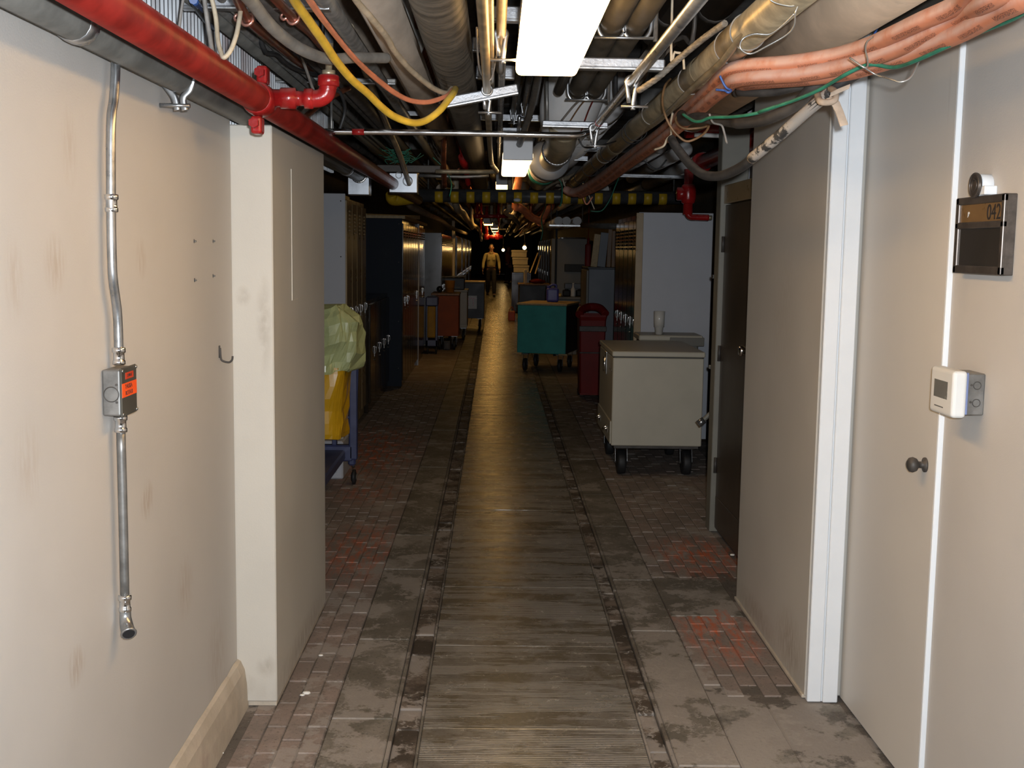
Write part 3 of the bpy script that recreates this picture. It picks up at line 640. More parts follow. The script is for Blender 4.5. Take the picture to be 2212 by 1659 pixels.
for k, (l, of) in enumerate((('upper of three pale orange cables sagging to the strut', 0), ('middle of three pale orange cables sagging to the strut', 9), ('lower of three pale orange cables sagging to the strut', 18))):
    cable('orange_cable', l, 'cable', [P(640 - of * .1, -40, 2.6), z2(760 - of * 1.6, 0, 2.75), z2(880 - of * 1.4, 175, 2.9), z2(1040 - of, 385, 3.1), z2(1190 - of, 560 + of * .2, 3.25), z2(1355 - of, 715 + of * .5, 3.45), z2(1550 - of * .5, 868 + of, 3.65), z2(1700, 948 + of, 3.78), z2(1850, 968 + of, 3.86), z2(1965, 945 + of, 3.92), z2(2060, 905 + of * .5, 3.97), z2(2110, 850, 4.04)], .0052, m_orc, group=None)
cable('cream_cable', 'cream cable lying along the tan insulated pipe', 'cable', [P(752, -40, 2.75), z2(1190, 0, 2.9), z2(1330, 165, 3.05), z2(1480, 350, 3.25), z2(1560, 490, 3.4), z2(1700, 655, 3.6), z2(1850, 785, 3.8), z2(1960, 860, 3.92), z2(2060, 890, 4.0), z2(2110, 840, 4.08)], .0088, m_cab, n=10)
run('insulated_pipe', 'dusty tan insulated pipe left of the big black pipe', 'pipe', P(912, 200, 5.58), 1.5, 9.9, .066, m_tan, n=24)
run('insulated_pipe', 'big black wrapped pipe left of the ceiling lights', 'pipe', P(993, 200, 5.2), 1.4, 12.5, .079, m_black, n=24)

# crossing steel rods and struts
def strut(name, label, a, bq, w=.041, h=.041, m=m_strut):
    b = MB(); b.bar(a, bq, w, h, .004); o = single(b, name, label, 'strut', m)
    b = MB(); a = Vector(a); bq = Vector(bq); d = (bq - a).normalized(); upv = Vector((0, 0, 1)) - d * d.z; upv.normalize()
    b.bar(a + d * .002 - upv * (h / 2 + .002), bq - d * .002 - upv * (h / 2 + .002), w * .96, .006, .001); lab(b.build('strut_lip', m_emt, o), 'bright lower lip'); return o
strut('channel_strut', 'zinc channel strut behind the near end of the first ceiling light', P(1064, 29, 3.72), P(1180, 33, 3.72))
strut('channel_strut', 'zinc channel strut right of the first ceiling light', P(1180, 134, 3.62), P(1435, 140, 3.62), .038, .03)
strut('channel_strut', 'slanted zinc channel strut carrying the yellow and orange cables', P(962, 221, 4.02), P(1119, 191, 4.02), .034, .030)
strut('channel_strut', 'zinc channel strut under the white insulated duct', P(1171, 266, 4.95), P(1313, 270, 4.95), .03, .022)
strut('channel_strut', 'dull white strut behind the red sprinkler elbow', P(573, 170, 4.9), P(856, 176, 4.9), .03, .02, m_emtd)
strut('channel_strut', 'bright strut at upper left behind the copper pipes', P(392, 5, 3.3), P(715, 8, 3.3), .04, .03)
strut('channel_strut', 'thin strut crossing under the tan insulated pipe', P(860, 243, 7.0), P(1010, 246, 7.0), .03, .025)
strut('channel_strut', 'strut with small clamps behind the first ceiling light', P(1035, 252, 7.3), P(1178, 255, 7.3), .04, .035)
strut('channel_strut', 'strut above the second ceiling light', P(1085, 279, 6.9), P(1140, 280, 6.9), .03, .02)
strut('channel_strut', 'pale strut carrying the white pipe ends at right', P(1335, 378, 9.4), P(1490, 382, 9.4), .03, .022)
strut('channel_strut', 'short strut between clamps above the hazard bar', P(1230, 320, 7.9), P(1320, 322, 7.9), .04, .03)
strut('channel_strut', 'strut behind the second ceiling light', P(1165, 338, 8.6), P(1270, 342, 8.6), .04, .03)
for k, (px0, px1, py, Y, l) in enumerate(((1020, 1050, 95, 4.6, 'short zinc block strut left of the twin conduits'), (1028, 1043, 155, 4.9, 'short zinc strut between black pipe and twin conduits'), (1090, 1113, 155, 4.9, 'short zinc strut left of the first ceiling light'))):
    strut('channel_strut', l, P(px0, py, Y), P(px1, py + 1, Y), .04, .05)

pc = [P(697, 284, 4.78), P(900, 286, 4.78), P(1080, 289, 4.78), P(1200, 292, 4.78), P(1250, 291, 4.8), P(1276, 284, 4.9), P(1288, 272, 5.1)]
ch = cable('crossing_conduit', 'bright chrome conduit crossing the corridor below the pipes', 'conduit', pc, .0125, m_chrome, n=14)
b = MB(); b.cyl(P(761, 284.7, 4.78), P(787, 285, 4.78), .0131, 14); lab(b.build('tape_band', m_redg, ch), 'red tape band')

# twin conduits left of the light and neighbours
pq = P(1047, 100, 3.15); q1 = cable('steel_conduit', 'left of the twin steel conduits beside the first ceiling light', 'conduit', [(pq.x, 1.2, pq.z), (pq.x, 3.0, pq.z), (pq.x, 6.6, pq.z - .01), (pq.x + .01, 7.1, pq.z - .03), (pq.x + .03, 7.3, pq.z - .045), (pq.x, 7.4, pq.z - .05), (pq.x - .35, 7.45, pq.z - .05)], .0135, m_brass, n=12)
p2 = P(1061, 100, 3.3); q2 = run('steel_conduit', 'right of the twin steel conduits beside the first ceiling light', 'conduit', p2, 1.2, 4.1, .0085, m_brass)
clevis(Vector((pq.x, 4.05, pq.z)), .0135, parent=q1)
b = MB(); b.ring((pq.x, 4.0, pq.z), (0, 1, 0), .017, .004, 18); b.build('coupling_ring', m_emt, q1)
p3 = P(1083, 60, 3.2); q3 = run('steel_conduit', 'short steel conduit ending in a hanger left of the first light', 'conduit', p3, 1.2, 3.95, .0135, m_brass); clevis(Vector((p3.x, 3.3, p3.z)), .0135, parent=q3)
p4 = P(1081, 250, 5.6); run('steel_conduit', 'steel conduit passing just left of the second ceiling light', 'conduit', p4, 4.0, 9.5, .013, m_emt, rings=(6.9,), rm=m_emt, rr=1.35, rl=.04)
for k, (px, py) in enumerate(((1110, 230), (1135, 215), (1152, 222), (1172, 215), (1190, 225))):
    p = P(px, py, 2500 * .86 / (538 - py)); o = run('steel_conduit', ('first', 'second', 'third', 'fourth', 'fifth')[k] + ' from left of the thin conduits behind the first ceiling light', 'conduit', p, 3.4, 11 if k < 2 else 5.5, .0165, m_emtd, rings=(p.y + .7 if k < 2 else 5.2,), rm=m_emt, rr=1.3, rl=.035)
    clevis(Vector((p.x, p.y + .25 if k < 2 else 4.9, p.z)), .0165, parent=o)
pd = P(1150, 200, 5.4); cable('steel_conduit', 'slanting steel conduit running down to the second ceiling light', 'conduit', [P(1168, 120, 4.6), P(1158, 190, 5.3), P(1140, 260, 6.0), P(1122, 312, 6.55)], .018, m_emtd, n=12)
cable('steel_conduit', 'dark conduit with red band beside the white insulated duct', 'conduit', [P(1245, 170, 5.6), P(1218, 215, 6.2), P(1185, 262, 7.0), P(1165, 300, 7.7)], .016, m_iron, n=12)
cable('hanger_rod', 'steel hanger rod right of the thin conduits', 'rod', [P(1181, 150, 5.0), P(1182, 262, 4.97)], .0075, m_emtd)
for k, (a, bq, l) in enumerate(((P(1275, 198, 5.15), P(1212, 262, 5.6), 'grey wire slanting over the white insulated duct'), (P(1280, 200, 5.15), P(1230, 264, 5.6), 'thin brown wire slanting over the white insulated duct'), (P(1288, 203, 5.15), P(1255, 285, 5.6), 'thin red wire slanting over the white insulated duct'))):
    cable('thin_wire', l, 'wire', [a, a.lerp(bq, .5) + Vector((0, 0, .012)), bq], (.005, .0035, .0035)[k], (m_gcab, m_brn, m_red)[k], n=6)

# ribbed ducts on a trapeze right of the light
for k, (px, l) in enumerate(((1249, 'left of the two dark ribbed pipes right of the first light'), (1286, 'right of the two dark ribbed pipes beside the first light'))):
    p = P(px, 190, 5.1); run('ribbed_pipe', l, 'pipe', p, 1.4, 5.15, .0375, m_flex if 0 else mat('ribbed_pipe_skin', (.10, .088, .07), .5, .2, var=.3, scale=9, dust=.3), rib=(.012, .05), n=20)
    if k == 0: pe1 = p
    else: pe2 = p
p = P(1222, 100, 3.9); run('black_pipe', 'slim black pipe between the first light and the ribbed pipes', 'pipe', P(1262, 60, 3.6), 1.5, 5.0, .022, m_iron)
def trapeze(y, label):
    zb = pe1.z - .05
    b = MB(); b.cyl((pe1.x - .055, y, zb), (pe2.x + .06, y, zb), .005, 8); o = single(b, 'trapeze_hanger', label, 'hanger', m_emt)
    for xx in (pe1.x - .045, pe1.x + .042, pe2.x - .042, pe2.x + .045):
        s = 1 if xx in (pe1.x + .042, pe2.x + .045) else -1
        b = MB(); b.tube([(xx - s * .018, y, zb), (xx - s * .004, y, zb + .02), (xx, y, zb + .05), (xx, y, zb + .12)], .0035, n=6, flat=2); b.build('hook_strap', m_emt, o)
    b = MB(); b.cyl((pe2.x + .058, y, zb - .01), (pe2.x + .058, y, 2.95), .0075, 10); b.build('rod', m_emt, o)
trapeze(3.62, 'wire trapeze hanger under the ribbed pipes nearest the camera')
trapeze(5.1, 'trapeze hanger at the far ends of the ribbed pipes')
pu = P(1375, 165, 3.38)
uo = run('steel_conduit', 'bright steel conduit slanting from top right to the chrome crossing conduit', 'conduit', pu, 1.0, 4.95, .0148, m_emt)
clevis(Vector((pu.x, 3.5, pu.z)), .0148, parent=uo); clevis(Vector((pu.x, 4.82, pu.z)), .0148, parent=uo)
b = MB(); b.cyl((pu.x, 4.58, pu.z), (pu.x, 4.61, pu.z), .0155, 12); lab(b.build('tape_band', m_redg, uo), 'dark red tape band')
# rope of twisted rods and dark ducts behind
cable('twisted_rod', 'stub of twisted grey rod left of the big tan conduit', 'rod', [z4(570, 868, 3.3), z4(760, 740, 3.25), z4(960, 560, 3.2), z4(1190, 370, 3.1), z4(1400, 220, 3.0)], .0085, mat('twisted_rod', (.15, .13, .105), .6, .1, var=.5, scale=60, stretch=(1, 1, 3)), n=8, rib=(.014, .12))
run('dark_duct', 'dark dusty duct behind the bright slanting conduit', 'duct', P(1420, 60, 4.4), 2.2, 4.5, .05, m_iron, rings=(3.2, 4.1), rr=1.08)
run('dark_duct', 'second dark duct deeper behind the bright slanting conduit', 'duct', P(1470, 90, 5.2), 2.2, 5.0, .07, m_iron, rings=(4.4,), rr=1.06)
# big tan conduit and companions
pcx = PX(1440, 220, .66)
co = run('tan_conduit', 'long tan steel conduit slanting from top right down to the cut cable ends', 'conduit', pcx, 1.0, 10.4, .046, m_brass, rings=(3.25, 3.9, 6.6), rm=m_brass, rr=1.045, rl=.22, ringname='sleeve', n=24)
for yy in (3.14, 3.36, 4.02, 5.0, 7.2): b = MB(); b.ring((pcx.x, yy, pcx.z), (0, 1, 0), .0485, .002, 24, 5); b.build('sleeve_edge', m_gcab, co)
for yy, ax in ((5.6, (.25, 1, .1)), (5.75, (-.2, 1, .15)), (6.9, (.3, 1, -.1)), (7.6, (-.3, 1, .1)), (8.3, (.15, 1, .2)), (9.2, (-.2, 1, .1)), (9.8, (.3, 1, .2))): b = MB(); b.ring((pcx.x, yy, pcx.z - .006), ax, .054, .0025, 20, 5); lab(b.build('wire_wrap', m_blk, co), 'black tie wire wrap')
b = MB()
for k in range(9): b.cyl((pcx.x + .036, 3.80 + k * .013, pcx.z - .044), (pcx.x + .036, 3.806 + k * .013, pcx.z - .044), .010, 10)
b.build('clamp_screw', m_emt, co)
cable('copper_rod', 'slim copper coloured pipe along the right of the tan conduit', 'pipe', [z4(1880, -40, 2.7), z4(1700, 160, 2.9), z4(1500, 420, 3.15), z4(1340, 620, 3.35), z4(1100, 830, 3.75), z4(880, 1050, 4.3), z4(700, 1200, 5.0), z4(480, 1330, 6.2)], .0105, m_brass, n=10)
run('black_pipe', 'dirty black pipe between the tan conduit and the cream pipe', 'pipe', P(1665, 30, 2.9), 1.0, 4.4, .03, m_iron)
pD = P(1770, 50, 3.45)
run('insulated_pipe', 'big cream insulated pipe at upper right over the orange ducts', 'pipe', pD, 1.0, 5.6, .098, m_cream, n=28)
b = MB(); b.lathe((pD.x, 5.6, pD.z), (0, 1, 0), [(.09, 0), (.098, .02), (.094, .06), (.07, .11), (.03, .14), (.0, .145)], 24); single(b, 'pipe_cap', 'pale domed end cap of the cream insulated pipe', 'cap', m_white)
# flanged pipe in the middle
pF = P(1212, 312, 6.05)
mbf = MB(); mbf.tube([(pF.x, 5.75, pF.z + .06), (pF.x, 6.0, pF.z + .01), (pF.x, 6.6, pF.z), (pF.x, 9.2, pF.z)], .077, n=28)
fo = single(mbf, 'flanged_pipe', 'large tan pipe with grey flange right of the second ceiling light', 'pipe', m_brass)
b = MB(); b.tube([(pF.x, 5.98, pF.z + .05), (pF.x + .02, 5.82, pF.z + .14), (pF.x + .06, 5.74, pF.z + .3), (pF.x + .11, 5.72, pF.z + .52), (pF.x + .15, 5.72, 2.98)], [.10, .145, .16, .165, .165], n=28); lab(b.build('white_lagging', m_white, fo), 'fat white lagging where the pipe turns up')
b = MB(); b.lathe((pF.x, 6.42, pF.z), (0, 1, 0), [(.077, 0), (.085, .004), (.085, .03), (.077, .034)], 28); b.build('rim', m_emt, fo)
b = MB(); b.lathe((pF.x - .015, 7.0, pF.z - .005), (0, 1, 0), [(.075, 0), (.118, .002), (.122, .02), (.122, .15), (.08, .16)], 30); lab(b.build('flange', mat('flange_grey', (.16, .16, .165), .5, var=.1), fo), 'grey flange ring')
b = MB(); b.lathe((pF.x - .015, 7.5, pF.z), (0, 1, 0), [(.08, 0), (.1, .01), (.1, .3), (.08, .31)], 28); lab(b.build('lagging', m_cream, fo), 'cream lagging behind the flange')
b = MB(); b.lathe((pF.x - .015, 7.85, pF.z), (0, 1, 0), [(.08, 0), (.103, .01), (.103, .25), (.08, .26)], 28); lab(b.build('band', m_green, fo), 'green band')
# white insulated duct
pw = P(1272, 212, 6.6)
o = run('insulated_duct', 'large white insulated duct right of the thin conduits', 'duct', pw, 6.35, 13, .20, m_white, n=32)
b = MB()
for yy in (6.6, 7.4, 8.2): b = MB(); b.ring((pw.x, yy, pw.z), (0, 1, 0), .2005, .0015, 32, 5); b.build('seam', m_gcab, o)
b = MB(); b.lathe((pw.x, 6.35, pw.z), (0, -1, 0), [(.20, 0), (.187, .05), (.145, .10), (.08, .13), (.0, .14)], 28); b.build('domed_end', m_white, o)

# orange ducts sweeping in from the right wall and on down the corridor
def duct_mat(name, col):
    m = mat(name, col, .42, var=.10, scale=8, dust=.95, dustcol=(.64, .42, .35), dlo=-.75, dhi=-.05); N, L, b = nodes(m); src = b.inputs['Base Color'].links[0].from_socket
    uv = N.new('ShaderNodeUVMap'); sp = N.new('ShaderNodeSeparateXYZ'); L.new(uv.outputs[0], sp.inputs[0])
    def mth(op, a, c):
        q = N.new('ShaderNodeMath'); q.operation = op
        for i, z in enumerate((a, c)):
            if isinstance(z, (int, float)): q.inputs[i].default_value = z
            else: L.new(z, q.inputs[i])
        return q.outputs[0]
    gr = mth('LESS_THAN', mth('ABSOLUTE', mth('SUBTRACT', sp.outputs[1], .60), 0), .045)     # printed line of lettering along the jacket
    cm = N.new('ShaderNodeCombineXYZ'); L.new(mth('MULTIPLY', sp.outputs[0], 190), cm.inputs[0]); L.new(mth('MULTIPLY', sp.outputs[1], 90), cm.inputs[1])
    n1 = N.new('ShaderNodeTexNoise'); n1.inputs['Scale'].default_value = 1; L.new(cm.outputs[0], n1.inputs['Vector'])
    c2 = N.new('ShaderNodeCombineXYZ'); L.new(mth('MULTIPLY', sp.outputs[0], 9), c2.inputs[0])
    n2 = N.new('ShaderNodeTexNoise'); n2.inputs['Scale'].default_value = 1; n2.inputs['Detail'].default_value = 0; L.new(c2.outputs[0], n2.inputs['Vector'])
    f = mth('MULTIPLY', mth('MULTIPLY', gr, mth('GREATER_THAN', n1.outputs['Fac'], .5)), mth('GREATER_THAN', n2.outputs['Fac'], .47))
    mx = N.new('ShaderNodeMix'); mx.data_type = 'RGBA'; L.new(mth('MULTIPLY', f, .75), mx.inputs[0]); L.new(src, mx.inputs[6]); mx.inputs[7].default_value = (.06, .03, .03, 1)
    L.new(mx.outputs[2], b.inputs['Base Color']); return m
m_duct = duct_mat('orange_duct', (.56, .215, .12))
ODY = [(2.15), (2.3), (2.45), (2.6), (2.72), (2.85), (3.0), (3.2), (3.45), (3.8), (4.4), (5.4), (7.0), (8.6)]
cable('orange_duct', 'upper orange corrugated duct with printed lettering sweeping from the right wall', 'duct', [P(2190, -95, 2.0), P(2110, -45, 2.15), z5(1720, 20, 2.35), z5(1400, 170, 2.55), z5(1180, 275, 2.7), z5(1000, 355, 2.83), z5(750, 430, 2.98), z5(400, 487, 3.12), z5(0, 520, 3.3), P(1565, 160, 3.45), P(1535, 190, 3.75), P(1490, 232, 4.3), P(1430, 285, 5.3), P(1365, 335, 6.8), P(1300, 384, 8.4), P(1262, 408, 9.2), P(1240, 416, 9.5), P(1222, 410, 9.6)], [.0195] * 10 + [.02, .022, .025, .03, .034, .036, .036, .03], m_duct, n=14, sub=8, rib=(.0075, .06))
cable('orange_duct', 'middle orange corrugated duct half hidden between the other two', 'duct', [P(2250, -60, 2.0), P(2150, -5, 2.12), z5(1750, 105, 2.4), z5(1500, 240, 2.55), z5(1250, 370, 2.7), z5(900, 492, 2.9), z5(500, 575, 3.08), z5(0, 618, 3.3), P(1568, 190, 3.48), P(1535, 215, 3.75), P(1488, 256, 4.3), P(1425, 306, 5.3), P(1360, 352, 7.0), P(1300, 396, 8.6), P(1255, 418, 9.4)], [.0195] * 9 + [.02, .022, .025, .03, .034, .036], m_duct, n=14, sub=8, rib=(.0075, .06))
cable('orange_duct', 'lower orange corrugated duct lying against the right wall', 'duct', [P(2290, -40, 1.95), P(2212, 0, 2.05), z5(2000, 100, 2.2), z5(1750, 240, 2.4), z5(1500, 350, 2.58), z5(1300, 430, 2.72), z5(1050, 510, 2.88), z5(800, 575, 3.03), z5(500, 612, 3.18), z5(150, 640, 3.38), P(1600, 182, 3.55)], .0195, m_duct, n=14, sub=8, rib=(.0075, .06))
cable('green_wire', 'green wire running under the orange ducts to the brown loop', 'wire', [P(2230, 12, 2.1), P(2190, 40, 2.2), z5(1750, 300, 2.42), z5(1400, 460, 2.6), z5(1200, 525, 2.75), z5(1010, 503, 2.82), z5(850, 565, 2.86), z5(720, 640, 2.92), z5(600, 708, 2.98), z5(400, 790, 3.08), z5(150, 872, 3.2), z6(1725, 575, 3.25), z6(1500, 640, 3.3), z6(1200, 680, 3.4), z6(900, 690, 3.5), z6(760, 742, 3.55), z6(650, 735, 3.6), z6(500, 640, 3.7)], .0048, m_green)
m_peel = mat('peeling_white_hose', (.03, .03, .03), .6, var=.2, scale=20, col2=(.31, .285, .26), c2t=.45, c2w=.03, c2scale=16)
ph = cable('painted_hose', 'black hose with peeling white paint hanging in front of the enclosure', 'hose', [z5(1000, 520, 3.05), z5(800, 640, 3.08), z5(680, 735, 3.12), z5(500, 885, 3.2), z5(300, 1062, 3.3), z5(100, 1225, 3.42), z6(1600, 1180, 3.5), z6(1380, 1370, 3.6), z6(1150, 1490, 3.7), z6(980, 1530, 3.78), z6(800, 1510, 3.85), z6(650, 1410, 3.92), z6(500, 1240, 4.0), z6(380, 1080, 4.05), z6(340, 1000, 4.1)], .0155, m_bcab, n=12, sub=8)
b = MB(); b.tube([z5(690, 727, 3.117), z5(680, 735, 3.12), z5(500, 885, 3.2), z5(300, 1062, 3.3), z5(100, 1225, 3.42), z6(1600, 1180, 3.5), z6(1480, 1285, 3.55)], .0162, n=12, sub=8); lab(b.build('paint_coat', m_peel, ph), 'peeling white paint')
cable('dark_hose', 'dark brown hose bundle behind the green wire', 'hose', [z5(1000, 480, 3.2), z5(600, 660, 3.25), z5(430, 820, 3.35), z5(200, 930, 3.45), z5(0, 960, 3.55), z6(1250, 760, 3.65), z6(1000, 720, 3.75), z6(700, 690, 3.9), z6(520, 740, 4.05), z6(480, 650, 4.2)], .0175, m_iron, n=12)
cable('dark_hose', 'second dark hose close under the orange ducts', 'hose', [z5(800, 600, 3.3), z5(500, 660, 3.38), z5(250, 715, 3.45), z5(0, 715, 3.55), z6(1450, 300, 3.65), z6(1250, 340, 3.8)], .014, m_iron, n=12)
cable('brown_wire', 'brown wire loop dangling from the tan conduit', 'wire', [z6(330, 130, 4.3), z6(240, 240, 4.2), z6(205, 450, 4.15), z6(240, 640, 4.1), z6(330, 830, 4.1), z6(450, 970, 4.1), z6(560, 1030, 4.1), z6(700, 985, 4.1), z6(820, 900, 4.12), z6(870, 800, 4.15), z6(790, 830, 4.18), z6(550, 850, 4.2), z6(430, 790, 4.22), z6(398, 700, 4.25), z6(480, 620, 4.3)], .0042, m_brn, n=7)
cable('grey_wire', 'short pale wire hanging from the knot in front of the red pipe', 'wire', [z6(880, 640, 3.6), z6(930, 760, 3.62), z6(1050, 800, 3.65), z6(1090, 900, 3.66), z6(1130, 1060, 3.68)], .0034, m_gcab, n=6)
cable('grey_wire', 'pale wire tail bending away below the tan conduit', 'wire', [z6(350, 630, 4.3), z6(320, 800, 4.35), z6(330, 930, 4.4), z6(270, 1000, 4.4), z6(220, 1100, 4.4), z6(90, 1150, 4.45)], .0042, m_cab, n=6)
cable('tie_wire', 'blue twisted tie wire below the bend of the orange ducts', 'wire', [z6(1030, 90, 3.3), z6(1080, 200, 3.3), z6(1130, 270, 3.3), z6(1190, 300, 3.3), z6(1150, 330, 3.29), z6(1090, 300, 3.3), z6(970, 290, 3.3)], .0034, m_blue, n=6)
cable('tie_wire', 'silver tie wire loop round the orange ducts at right', 'wire', [z5(1030, 290, 2.72), z5(985, 330, 2.70), z5(975, 390, 2.69), z5(990, 460, 2.68), z5(990, 515, 2.67), z5(960, 525, 2.66), z5(850, 450, 2.68)], .0022, m_wire, n=6)
cable('tie_wire', 'loose silver wire curl hanging under the lower orange duct', 'wire', [z5(960, 525, 2.68), z5(1050, 580, 2.68), z5(1110, 600, 2.66), z5(1180, 620, 2.62), z5(1250, 640, 2.60), z5(1330, 600, 2.6), z5(1390, 480, 2.62)], .0022, m_wire, n=6)
cable('tie_wire', 'silver wire loops dangling before the cream insulated pipe', 'wire', [z4(1830, 0, 2.6), z4(1900, 35, 2.6), z4(2030, 60, 2.6), z4(2100, 40, 2.6), z4(2070, 120, 2.6), z4(2060, 240, 2.62), z4(1990, 330, 2.64), z4(1800, 440, 2.66), z4(1640, 515, 2.68), z4(1545, 460, 2.68), z4(1570, 370, 2.68), z4(1680, 325, 2.67), z4(1830, 325, 2.66), z4(1960, 230, 2.64), z4(2060, 130, 2.62)], .0020, m_wire, n=6)
for k, (x, l) in enumerate(((955, 'left blue wire behind the orange ducts'), (1075, 'right blue wire behind the orange ducts'))):
    cable('blue_wire', l, 'wire', [z5(x + 18, -250, 3.5), z5(x + 15, 60, 3.5), z5(x + 10, 150, 3.5), z5(x - 5, 210, 3.5), z5(x - 60, 330, 3.5)], .0036, m_blue, n=6)
# cloth strip knotted round the hose
def ribbon(path, w, th, side):
    mb = MB(); side = Vector(side); path = [Vector(p) for p in path]
    top = [[p - side * w / 2 * (1 + .12 * math.sin(i * 2.1)), p + Vector((0, -.004, 0)), p + side * w / 2] for i, p in enumerate(path)]
    bot = [[q + Vector((0, th, 0)) for q in r] for r in top]
    mb.quadgrid(top); mb.quadgrid([list(reversed(r)) for r in bot])
    mb.quadgrid([[r[0] for r in top], [r[0] for r in bot]]); mb.quadgrid([[r[2] for r in top], [r[2] for r in bot]])
    return mb
cl = thing('cloth_strip', 'dirty beige cloth strip knotted round the peeling hose before the white door trim', 'cloth', z5(690, 760, 3.0))
ribbon([z5(700, 760, 2.99), z5(740, 800, 2.98), z5(770, 870, 2.975), z5(810, 980, 2.97)], .022, .004, (.9, 0, .25)).build('long_tail', m_cloth, cl)
ribbon([z5(700, 740, 2.99), z5(760, 710, 2.98), z5(850, 675, 2.975)], .014, .004, (.2, 0, .9)).build('short_tail', m_cloth, cl)
b = MB(); b.tube([z5(600, 735, 3.08), z5(620, 790, 3.0), z5(680, 800, 2.98), z5(735, 780, 2.98), z5(740, 720, 3.02), z5(700, 690, 3.1)], .0085, n=8); b.build('knot', m_cloth, cl)

# right side beyond the enclosure
rp = P(1580, 325, 7.6)
o = run('red_main', 'short thick red pipe beside the enclosure at right', 'pipe', rp, 5.4, 8.75, .057, m_redg, n=22)
b = MB(); b.lathe((rp.x, 8.65, rp.z), (0, 1, 0), [(.058, 0), (.075, .01), (.078, .05), (.075, .09), (.05, .13), (.0, .14)], 22); b.build('end_coupling', m_redg, o)
rv = P(1488, 385, 8.85)
o = thing('sprinkler_drop', 'red sprinkler drop with tee below the hazard bar end at right', 'pipe', (rv.x, rv.y, 1.86))
b = MB(); b.tube([(rv.x, rv.y, 2.24), (rv.x, rv.y, 1.90)], .036, n=16, sub=1); b.build('riser', m_redg, o)
b = MB(); b.lathe((rv.x, rv.y, 2.13), (0, 0, -1), [(.036, 0), (.05, .01), (.058, .04), (.058, .11), (.05, .14), (.036, .15)], 18); b.lathe((rv.x - .09, rv.y, 2.055), (1, 0, 0), [(.03, 0), (.05, .005), (.05, .05), (.04, .09)], 16); b.build('tee', m_redg, o)
b = MB(); b.tube([(rv.x, rv.y, 1.955), (rv.x, rv.y, 1.91), (rv.x + .02, rv.y, 1.885), (rv.x + .06, rv.y, 1.882), (rv.x + .16, rv.y, 1.88)], .024, n=12); b.build('elbow', m_redg, o)
b = MB(); b.cyl((rv.x + .155, rv.y, 1.88), (rv.x + .185, rv.y, 1.88), .017, 10); b.build('nozzle', m_brass, o)
for px, py, yy, l in ((1408, 326, 8.5, 'left'), (1466, 330, 8.6, 'middle'), (1512, 348, 8.75, 'right')):
    p = P(px, py, 8.9); o = run('white_pipe', l + ' white insulated pipe end above the pale strut at right', 'pipe', p, yy, 12, .056, m_white, n=20)
    b = MB(); b.lathe((p.x, yy, p.z), (0, -1, 0), [(.056, 0), (.053, .02), (.043, .038), (.025, .05), (.0, .054)], 20); b.build('rounded_end', m_white, o)
b = MB(); b.cyl(P(1500, 291, 6.9), P(1640, 297, 6.9), .013, 12); single(b, 'white_conduit', 'thin white conduit crossing above the thick red pipe', 'conduit', m_plastic_w)
b = MB(); b.cyl(P(1480, 283, 7.2), P(1660, 272, 7.2), .045, 16); single(b, 'red_branch', 'red branch pipe crossing behind the brown wire loop', 'pipe', m_redg)

# hazard striped bar across the corridor
ha, hb = P(905, 422, 10.9), P(1488, 428, 10.9)
hz = thing('hazard_bar', 'yellow and black striped bar crossing low over the corridor', 'bar', (0, 10.9, ha.z - .06))
b = MB(); b.tube([ha, hb], .062, n=20, sub=1); b.build('bar', m_hblack, hz)
b = MB(); b.tube([P(845, 419, 10.75), P(850, 430, 10.8), P(880, 428, 10.87), P(912, 423, 10.9)], [.05, .06, .06, .057], n=16); lab(b.build('bar_end', m_stripey, hz), 'yellow left end')
for px in (925, 1455): q = P(px, 422, 10.9); b = MB(); b.cyl(q, (q.x, q.y, 3.0), .008, 8); b.build('hanger_rod', m_emtd, hz)
for px in (948, 982, 1016, 1050, 1084, 1118, 1153, 1187, 1223, 1256, 1292, 1330, 1364, 1398, 1430):
    b = MB(); b.cyl(P(px - 8, 422.6 + (px - 905) * .0102, 10.9), P(px + 9, 422.8 + (px - 905) * .0102, 10.9), .0636, 20)
    b.build('yellow_band', m_stripey, hz)
b = MB(); b.ell(P(1117, 432, 10.83), (.035, .02, .018)); lab(b.build('white_patch', m_white, hz), 'white patch under the bar')
# steel box on the slanting conduit, dark beam
kb = P(871, 395, 7.9)
kx = thing('pull_box', 'square bright zinc pull box under the dark angle iron', 'electrical box', (kb.x, kb.y, kb.z - .07))
b = MB(); b.box(kb.x - .095, kb.x + .095, 7.9, 8.03, kb.z - .066, kb.z + .066, .004); b.build('body', m_zbox, kx)
b = MB(); b.ring((kb.x + .03, 7.898, kb.z + .012), (0, 1, 0), .03, .004, 20); b.ring((kb.x - .03, 7.898, kb.z + .05), (0, 1, 0), .02, .003, 18); b.build('knockout', m_emt, kx)
cable('box_conduit', 'dark conduit slanting down into the square zinc box', 'conduit', [P(755, 60, 4.2), P(800, 180, 5.2), P(835, 268, 6.3), P(862, 330, 7.0), P(880, 385, 7.75), P(884, 397, 7.9)], .0165, m_brass, n=12)
b = MB(); b.bar(P(815, 364, 8.2), P(952, 366, 8.2), .05, .05, .004); o = single(b, 'angle_iron', 'dark rusty angle iron behind the zinc pull box', 'beam', m_iron)
b = MB(); b.tube([P(905, 379, 8.3), P(1000, 382, 8.3), P(1056, 379, 8.3)], .012, n=10, sub=2); single(b, 'steel_conduit', 'thin steel conduit crossing below the big black pipe', 'conduit', m_emtd)
rd = P(1005, 320, 8.6)
o = cable('red_drop', 'red sprinkler branch dropping beside the big black pipe', 'pipe', [P(994, 285, 8.2), P(999, 330, 8.4), P(1004, 360, 8.55), P(1012, 400, 8.8)], .02, m_redg, n=12)
